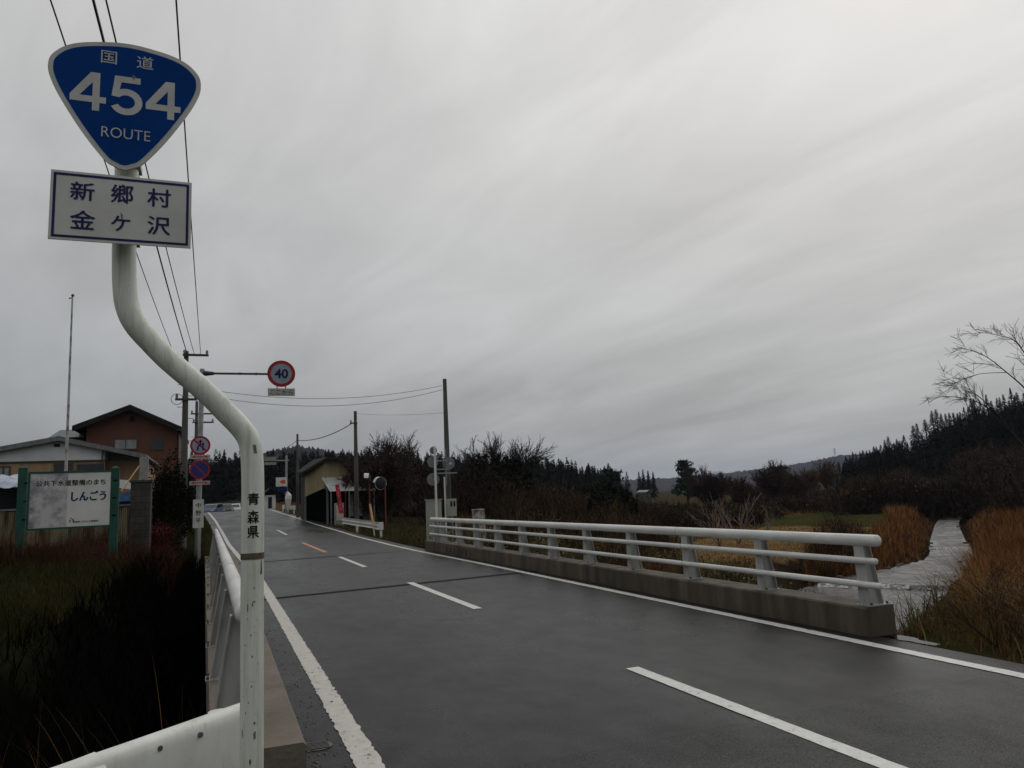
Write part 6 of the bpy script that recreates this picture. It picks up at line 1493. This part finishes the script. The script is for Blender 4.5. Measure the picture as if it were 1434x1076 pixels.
def big_tree():
    Y = 15.5; base = at_ground(1530, 11); P = lambda x, y, Y=Y: np.array(pix(x, y, Y))
    t = thing('bare_tree', 'big leafless tree reaching in from the right edge over the hillside', 'tree', base)
    rn = np.random.default_rng(4); out = ([], []); c = dict(wob=.09, up=.10, kids=2, angle=(.35, .8), minr=.0045, wood=9, top=2, lv=2, pieces=4)
    fork = P(1530, 690, 13)
    limbs = [([(1530, 690, 12), (1450, 640, 13.5), (1400, 585, 15), (1368, 563, 15.5), (1334, 556, 15.5), (1300, 557, 15.5)], .06),
             ([(1400, 585, 15), (1376, 560, 15), (1352, 543, 15), (1318, 526, 15)], .03),
             ([(1530, 690, 12), (1470, 600, 13), (1440, 550, 14), (1410, 522, 14.5), (1378, 498, 14.5), (1342, 486, 14.5)], .06),
             ([(1470, 600, 13), (1446, 520, 14), (1424, 480, 14), (1398, 470, 14.5), (1370, 465, 14.5)], .045),
             ([(1530, 690, 12), (1470, 665, 13), (1420, 655, 14), (1380, 650, 14.5), (1330, 668, 14.5)], .045),
             ([(1420, 655, 14), (1385, 610, 14.5), (1362, 580, 15), (1350, 560, 15)], .03),
             ([(1530, 690, 12), (1480, 710, 13), (1430, 705, 14), (1390, 712, 14.5), (1350, 700, 14.5)], .04),
             ([(1410, 522, 14.5), (1372, 524, 14.5), (1340, 535, 14.7), (1330, 541, 14.7)], .02)]
    o = np.array(base)
    for pts, r in limbs:
        pp = catmull([tuple(P(*p)) for p in pts], 5); k = len(pp) - 1
        for i in range(k):
            r0 = max(.006, r * .55 * (1 - .85 * i / k)); r1 = max(.006, r * .55 * (1 - .85 * (i + 1) / k)); a, b = np.array(pp[i]), np.array(pp[i + 1]); out[0].append((a - o, b - o, r0, r1))
            for q in range(2):
                if i > 3 and rn.random() < .40:
                    d = b - a; d /= np.linalg.norm(d); s = rn.normal(0, 1, 3); s[1] *= .8; s -= d * (s @ d); s /= np.linalg.norm(s); nd = d * .85 + s * .6 + np.array([0, 0, .12]); nd /= np.linalg.norm(nd)
                    grow(b - o, nd, rn.uniform(.30, .75) * (1 if i < k * .7 else .6), max(.005, r1 * .6), 1, out, rn, c)
    out[0].append((np.array([0, 0, -.3]), P(1530, 690, 12) - o, .16, .10))
    V, T, tt = seg_mesh(out[0], 7); npmesh('trunk', V, T, M['bark_dark'], tt, parent=t); V, T, tt = seg_mesh(out[1], 3); tag(npmesh('twigs', V, T, M['bark_dark'], tt, parent=t), kind='stuff')
big_tree()

def conifer_geo(seed, n, H=11.0, R=2.0, leaf=.75):
    rn = np.random.default_rng(seed); t = rn.random(n) ** .8 * .95 + .04; prof = (1 - t) ** .75 * (.82 + .18 * np.sin(t * 34 + seed)) * (.70 + .34 * rn.random(n)) + .015
    a = rn.uniform(0, 6.283, n); rr = R * prof; cx, cy, cz = np.cos(a) * rr, np.sin(a) * rr, H * t
    s = leaf * (.22 + 1.0 * (1 - t)) * rn.uniform(.6, 1.3, n); ox, oy = np.cos(a), np.sin(a); dz = -.45 * s + rn.normal(0, .1, n)
    w = s * .42; V = np.stack([np.stack([cx - ox * s * .6 - oy * w, cy - oy * s * .6 + ox * w, cz + .25 * s], 1), np.stack([cx - ox * s * .6 + oy * w, cy - oy * s * .6 - ox * w, cz + .25 * s], 1), np.stack([cx + ox * s * .6, cy + oy * s * .6, cz + dz], 1)], 1).reshape(-1, 3)
    T = np.arange(len(V)).reshape(-1, 3); return V, T, np.repeat(rn.random(len(T)), 3)
def conifer(name, loc, seed, H, R, label, cat='tree', m='conifer', n=650, leaf=.75, group=None):
    t = thing(name, label, cat, loc, group); V, T, tt = conifer_geo(seed, n, H, R, leaf); tag(npmesh('crown', V, T, M[m], tt, parent=t), kind='stuff')
    V, T, tt = seg_mesh([(np.array([0, 0, -.8]), np.array([0, 0, H * .5]), .2, .14), (np.array([0, 0, H * .5]), np.array([0, 0, H * .96]), .14, .03)], 6); npmesh('trunk', V, T, M['bark_dark'], tt, parent=t); return t
def skyline():
    protos = {'L': [conifer('conifer', (0, 0, 0), s, 10.5, 2.5, '', n=1000, leaf=.62, group='conifers along the skyline of the left wood') for s in (1, 2, 3)], 'R': [conifer('conifer', (0, 0, 0), s, 11.5, 2.7, '', n=1100, leaf=.62, group='conifers along the skyline of the right hill') for s in (4, 5, 6)]}
    used = set()
    def place(side, px, R_, lab):
        az = A(px); P = protos[side]; i = random.randrange(3); H0 = 10.5 if side == 'L' else 11.5
        x, y = math.sin(az) * R_, math.cos(az) * R_; g = gz(x, y); top = (topL(az) if side == 'L' else topR(az)); top = CAM_H + (top - CAM_H) * R_ / (RL if side == 'L' else RR)
        H = max(5, top - g) * random.choice((.84, .90, .94, .97, .99, 1.01, 1.04, 1.12)); s = H / H0; sc = (s * random.uniform(.8, 1.2),) * 2 + (s,)
        key = (side, i)
        if key not in used: used.add(key); o = P[i]; o.location = (x, y, g - .3); o.scale = sc; o['label'] = lab; o.rotation_euler = (0, 0, random.random() * 6)
        else: clone(P[i], (x, y, g - .3), random.random() * 6, sc, lab)
    px = 250
    while px < 872:
        place('L', px, RL + random.uniform(-8, 8), 'dark conifer in the skyline row of the wood beyond the road and thicket'); px += random.uniform(3.6, 6.5)
    px = 1180
    while px < 1500:
        place('R', px, RR + random.uniform(-8, 8), 'dark conifer in the skyline row of the hill at the right edge'); px += random.uniform(3.6, 6.5)
skyline()
def woods():
    a = Acc(); geos = [conifer_geo(s, 300, 10.5, 2.7, 1.1) for s in (11, 12, 13, 14)]
    def put(az, r, hk):
        x, y = math.sin(az) * r, math.cos(az) * r; g = gz(x, y); V, T, t = geos[random.randrange(4)]; th = random.random() * 6; s = hk * random.uniform(.8, 1.15); c, sn = math.cos(th) * s, math.sin(th) * s
        a.add((np.stack([V[:, 0] * c - V[:, 1] * sn + x, V[:, 0] * sn + V[:, 1] * c + y, V[:, 2] * s + g - .3], 1), T, np.clip(t * .6 + random.random() * .4, 0, 1)))
    for i in range(560): put(random.uniform(A(240), A(868)), random.uniform(150, RL - 4), .88)
    for i in range(180): put(random.uniform(A(240), A(868)), random.uniform(RL + 4, RL + 30), .9)
    tag(a.build('conifer_wood', M['conifer']), 'dark conifer wood filling the rise behind the shed and the thicket', 'wood', kind='stuff')
    b = a; a2 = Acc(); a = a2
    for i in range(420): put(random.uniform(A(1184), A(1520)), random.uniform(160, RR - 4), .85)
    for i in range(120): put(random.uniform(A(1190), A(1520)), random.uniform(RR + 4, RR + 25), .9)
    tag(a2.build('conifer_wood', M['conifer']), 'black conifer wood covering the hill at the right edge', 'wood', kind='stuff')
woods()
# distinctive evergreens of the valley
def pine(px, pytop, Y, seed, label, wpx):
    L0 = at_ground(px, Y); top = pix(px, pytop, Y)[2]; H = top - L0[2]; rn = np.random.default_rng(seed); t = thing('pine_tree', label, 'tree', L0)
    W = (pix(px + wpx, 690, Y)[0] - pix(px, 690, Y)[0]) * .9; a = Acc()
    segs = [(np.array([0, 0, -.5]), np.array([.1, 0, H * .5]), .22, .15), (np.array([.1, 0, H * .5]), np.array([0, 0, H * .97]), .15, .04)]
    for i in range(15):
        z = H * (.30 + .66 * i / 15); rr = W * (1.15 - .85 * (i / 15) ** 1.3) * rn.uniform(.55, 1.1); an = i * 2.4 + rn.random(); c = np.array([math.cos(an) * rr, math.sin(an) * rr, z + .12 * rr]); segs.append((np.array([0, 0, z - .3]), c, .07, .03))
        n = 110; d = rn.normal(0, 1, (n, 3)) * np.array([.34, .34, .16]) * W * .75; a.add(leaves(c[0] + d[:, 0], c[1] + d[:, 1], c[2] + d[:, 2], rn.uniform(.15, .38, n), rn.random(n)))
        n = 50; f = rn.random((n, 1)); q = np.array([0, 0, z - .3]) * (1 - f) + c * f + rn.normal(0, .2, (n, 3)); a.add(leaves(q[:, 0], q[:, 1], q[:, 2], rn.uniform(.15, .3, n), rn.random(n)))
    tag(a.build('crown', M['pine'], t), kind='stuff'); V, T, tt = seg_mesh(segs, 5); npmesh('trunk', V, T, M['bark_dark'], tt, parent=t)
pine(963, 642, 105, 3, 'lone dark pine standing left of the bare trees in the valley', 14)
pine(1094, 652, 96, 6, 'dark bushy evergreen beside the tall spreading bare tree', 16)
pine(857, 655, 90, 9, 'dark evergreen at the right end of the thicket', 16)
for i, (px_, py_) in enumerate(((880, 660), (897, 660), (903, 657), (910, 658), (917, 660))):
    Y = 230; L0 = at_ground(px_, Y); H = pix(px_, py_, Y)[2] - L0[2]; conifer('conifer', L0, 30 + i, H, H * .22, ('isolated far conifer left of its clump on the valley horizon', 'leftmost tree of the far conifer clump on the valley horizon', 'tallest tree of the far conifer clump on the valley horizon', 'middle right tree of the far conifer clump on the valley horizon', 'rightmost tree of the far conifer clump on the valley horizon')[i], n=420, leaf=1.1, group='far conifer clump in the valley')
def russet(px, py, Y, wpx, seed, label):
    L0 = at_ground(px, Y); H = pix(px, py, Y)[2] - L0[2]; W = (pix(px + wpx, 690, Y)[0] - pix(px, 690, Y)[0]); rn = np.random.default_rng(seed); t = thing('russet_tree', label, 'tree', L0); a = Acc(); n = 2600
    d = rn.normal(0, 1, (n, 3)); d /= np.linalg.norm(d, axis=1)[:, None]; r = rn.random(n) ** .4; p = d * r[:, None] * np.array([W, W, H * .42]) * (.8 + .3 * np.sin(d[:, :1] * 7 + d[:, 2:] * 5)); p[:, 2] += H * .56
    L = d[:, :2] * .7; a.add(blades(p[:, 0], p[:, 1], p[:, 2] - .4, rn.uniform(.6, 1.3, n), np.full(n, .11), L, rn.random(n), 1)); tag(a.build('crown', M['russet'], t), kind='stuff')
    V, T, tt = seg_mesh([(np.array([0, 0, -.5]), np.array([0, 0, H * .6]), .2, .1), (np.array([0, 0, H * .2]), np.array([W * .5, 0, H * .7]), .1, .04), (np.array([0, 0, H * .2]), np.array([-W * .5, 0, H * .7]), .1, .04)], 5); npmesh('trunk', V, T, M['bark_dark'], tt, parent=t)
russet(1160, 641, 130, 16, 1, 'rounded russet tree at the foot of the wooded right hill')
russet(1135, 655, 125, 11, 2, 'smaller russet tree just left of the rounded one')

def brush():
    def bush(a, x, y, g, R, H, n, rn, w):
        an = rn.uniform(0, 6.283, n); rr = np.sqrt(rn.random(n)) * R; hh = rn.random(n) ** .7 * H * .85 * (1 - .45 * (rr / R) ** 2); px_ = x + np.cos(an) * rr; py_ = y + np.sin(an) * rr
        L = np.stack([np.cos(an), np.sin(an)], 1) * rn.uniform(0, .6, (n, 1)) + rn.normal(0, .3, (n, 2)); bt = rn.random() * .5
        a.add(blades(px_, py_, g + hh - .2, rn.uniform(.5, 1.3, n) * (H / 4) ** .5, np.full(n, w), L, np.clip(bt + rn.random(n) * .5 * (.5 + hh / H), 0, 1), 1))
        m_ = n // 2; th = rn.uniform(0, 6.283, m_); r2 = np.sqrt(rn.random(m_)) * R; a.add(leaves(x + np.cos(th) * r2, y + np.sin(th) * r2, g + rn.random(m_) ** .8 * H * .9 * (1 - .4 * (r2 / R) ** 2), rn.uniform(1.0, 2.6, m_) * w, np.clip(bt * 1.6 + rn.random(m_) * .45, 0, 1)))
        k = 26; an = rn.uniform(0, 6.283, k); L = np.stack([np.cos(an), np.sin(an)], 1) * rn.uniform(.1, .7, (k, 1)); a.add(blades(np.full(k, x) + rn.normal(0, R * .25, k), np.full(k, y) + rn.normal(0, R * .25, k), np.full(k, g), rn.uniform(.7, 1.15, k) * H, np.full(k, w * 1.3), L, rn.random(k) * .6 + .3, 4))
    rn = np.random.default_rng(5); a = Acc(); b = Acc(); cacc = Acc()
    poly = [(11.5, 43), (12.5, 34), (19, 31.5), (27, 37), (29, 48), (36, 66), (50, 96), (58, 130), (14, 110), (11, 80), (14, 60)]
    c = 0
    while c < 230:
        x, y = rn.uniform(9, 62), rn.uniform(31, 130)
        if not inside(np.array([x]), np.array([y]), poly)[0]: continue
        r = math.hypot(x, y); H = rn.uniform(2.0, 4.2) * (.75 if r < 48 else 1.0); bush(a, x, y, gz(x, y), rn.uniform(1.2, 2.4), H, 420, rn, max(.035, .0011 * r)); c += 1
    for i in range(120):      # evergreen masses showing dark between
        x, y = rn.uniform(12, 60), rn.uniform(45, 135)
        if x / y > .56 or (y < 62 and x / y < .36): continue
        n = 620; g = gz(x, y); rr3 = rn.uniform(.55, 1.08, n); d = rn.normal(0, 1, (n, 3)); d /= np.linalg.norm(d, axis=1)[:, None]; R = rn.uniform(1.5, 2.8); b.add(leaves(x + d[:, 0] * R, y + d[:, 1] * R, g + 2.2 + d[:, 2] * 2.2 * rr3, rn.uniform(.10, .24, n), rn.random(n)))
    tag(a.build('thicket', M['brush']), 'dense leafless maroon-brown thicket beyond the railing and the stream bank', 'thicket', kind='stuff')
    tag(b.build('evergreen_undergrowth', M['dark_leaf']), 'blackish evergreen growth standing between thicket and conifer wood', 'undergrowth', kind='stuff')
    d_ = Acc(); c = 0
    while c < 125:
        az = rn.uniform(A(872), A(1470)); r = 1 / rn.uniform(1 / 165, 1 / 72); x, y = math.sin(az) * r, math.cos(az) * r; X_, Y_ = np.array([x]), np.array([y])
        if inside(X_, Y_, CHAN)[0] or pdist(X_, Y_, CL)[0] < 6 or any(inside(X_, Y_, p)[0] for p, _ in FIELDS[:2] + FIELDS[4:5]): continue
        right = pix(1300, 700, 50)[0] / 50; bush(d_, x, y, gz(x, y), rn.uniform(1.4, 3.0), rn.uniform(1.3, 2.8) * (1.6 if az > A(1180) else 1), 330, rn, max(.05, .0012 * r)); c += 1
    c = 0
    while c < 95:            # bank to the right of the stream, nearer
        t = rn.random(); az = rn.uniform(A(1345), A(1560)); r = 1 / rn.uniform(1 / 90, 1 / 30); x, y = math.sin(az) * r, math.cos(az) * r; X_, Y_ = np.array([x]), np.array([y])
        if inside(X_, Y_, CHAN)[0] or pdist(X_, Y_, SE)[0] < 4.5: continue
        bush(d_, x, y, gz(x, y), rn.uniform(1.0, 2.0), rn.uniform(1.6, 3.4), 420, rn, max(.03, .0011 * r)); c += 1
    for i in range(170):
        az = rn.uniform(A(1185), A(1560)); r = rn.uniform(95, 165); x, y = math.sin(az) * r, math.cos(az) * r; bush(d_, x, y, gz(x, y), rn.uniform(2.0, 3.6), rn.uniform(3.0, 5.8), 330, rn, .14)
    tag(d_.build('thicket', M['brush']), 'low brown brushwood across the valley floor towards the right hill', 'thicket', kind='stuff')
    # small bushes on the bank below the railing
    for i in range(26):
        x = rn.uniform(9, 20); y = rn.uniform(19, 31); bush(cacc, x, y, gz(x, y), rn.uniform(.5, 1.1), rn.uniform(.8, 2.0), 240, rn, .022)
    for bx_, by_, R_, H_ in ((29.6, 31.2, 1.2, 1.9), (31.4, 32.6, 1.4, 2.3), (33.6, 34.4, 1.4, 2.4), (35.8, 36.2, 1.5, 2.2), (28.0, 30.4, .9, 1.3)): bush(cacc, bx_, by_, gz(bx_, by_), R_, H_, 420, rn, .035)
    tag(cacc.build('bank_bushes', M['brush']), 'small twiggy bushes on the stream bank just behind the railing', 'bushes', kind='stuff')
brush()
def left_shrubs():
    rn = np.random.default_rng(8)
    for (px, Y, R, H, m, lab) in ((226, 25.5, .9, 2.6, 'dark_leaf', 'black evergreen shrub growing against the block wall'), (246, 27.5, .8, 2.9, 'dark_leaf', 'black evergreen shrub between the block wall shrub and the utility pole'), (238, 31, 1.2, 3.6, 'dark_leaf', 'tall dark shrub in front of the brown house'), (222, 24.0, .5, 1.2, 'crimson', 'low crimson-leaved bush at the foot of the black shrubs')):
        L0 = at_ground(px, Y); t = thing('shrub', lab, 'shrub', L0); a = Acc(); n = 4200 if H > 2 else 1800
        d = rn.normal(0, 1, (n, 3)); d /= np.linalg.norm(d, axis=1)[:, None]; r = rn.random(n) ** .35; lump = .78 + .25 * np.sin(d[:, 0] * 5 + 1) * np.cos(d[:, 2] * 6 + d[:, 1] * 4)
        a.add(leaves(d[:, 0] * r * R * lump, d[:, 1] * r * R * lump, H * .5 + d[:, 2] * r * H * .52 * lump, rn.uniform(.02, .055, n) if H < 2 else rn.uniform(.025, .075, n), rn.random(n))); tag(a.build('foliage', M[m], t), kind='stuff')
        segs = [(np.array([0, 0, -.2]), np.array([rn.normal(0, .3), rn.normal(0, .3), H * .8]), .03, .01) for _ in range(5)]; V, T, tt = seg_mesh(segs, 5); npmesh('stem', V, T, M['bark_dark'], tt, parent=t)
    t = thing('shrub', 'reddish leafless bush with pale twigs in front of the black shrubs', 'shrub', at_ground(232, 24.2)); out = ([], [])
    for i in range(7): grow((0, 0, 0), np.array([rn.normal(0, .4), rn.normal(0, .4), 1]), .7, .012, 2, out, rn, dict(wob=.15, up=.2, kids=2, angle=(.3, .8), minr=.006, wood=2, top=2, lv=2))
    V, T, tt = seg_mesh(out[0], 4); npmesh('stem', V, T, M['bark_pale'], tt, parent=t); V, T, tt = seg_mesh(out[1], 3); tag(npmesh('twigs', V, T, M['brush'], tt, parent=t), kind='stuff')
    # leafless red-brown twigs at the corner of the right curb
    for X, Y, H, lab, sd in ((8.15, 6.15, .75, 'dark bare twiggy weed just past the near end of the right curb', 1), (8.7, 6.0, .95, 'taller bare twiggy weed among the right verge weeds', 2), (8.0, 5.6, .5, 'small bare twiggy weed at the edge line near the right curb end', 3)):
        t = thing('twiggy_weed', lab, 'weed', (X, Y, gz(X, Y))); out = ([], []); rn2 = np.random.default_rng(sd)
        for i in range(8):
            d = np.array([rn2.normal(0, .55), rn2.normal(0, .55), 1]); d /= np.linalg.norm(d); grow((0, 0, 0), d, H * .8, .006, 2, out, rn2, dict(wob=.12, up=.1, kids=1, angle=(.35, .9), minr=.0028, wood=2, top=2, lv=2))
        V, T, tt = seg_mesh(out[0], 4); npmesh('stem', V, T, M['bark_dark'], tt, parent=t); V, T, tt = seg_mesh(out[1], 3); tag(npmesh('twigs', V, T, M['twig'], tt, parent=t), kind='stuff')
left_shrubs()
def pylon():
    Y = 1050; p = pix(1170, 628, Y); b = pix(1170, 645, Y); t = thing('power_pylon', 'faint lattice pylon on the ridge of the far blue hill', 'pylon', b); h = p[2] - b[2]; q = MB()
    for s in (-1, 1):
        for u in (-1, 1): q.tube([(b[0] + s * 1.6, Y + u * 1.6, b[2] - 8), (b[0] + s * .3, Y + u * .3, p[2])], .28, 4)
    q.build('tower', M['galv'], t)
    for f in (.62, .78, .93):
        q = MB(); q.box(b[0] - 4, b[0] + 4, Y - .3, Y + .3, b[2] + h * f, b[2] + h * f + .5); q.build('crossarm', M['galv'], t)
pylon()

# ------------------------------------------------------------------ thin grey air: far hills fade, near things stay clear
def haze():
    q = MB(); q.box(-3700, 3700, -700, 4700, -14, 150); m = bpy.data.materials.new('haze_air'); m.use_nodes = True; nt = m.node_tree; nt.nodes.remove(nt.nodes['Principled BSDF'])
    pv = nt.nodes.new('ShaderNodeVolumePrincipled'); pv.inputs['Density'].default_value = .00011; pv.inputs['Color'].default_value = (.66, .78, .98, 1)
    nt.links.new(pv.outputs[0], nt.nodes['Material Output'].inputs['Volume']); o = q.build('haze', m, None); tag(o, 'thin grey air over the whole valley', 'haze', kind='stuff')
haze()
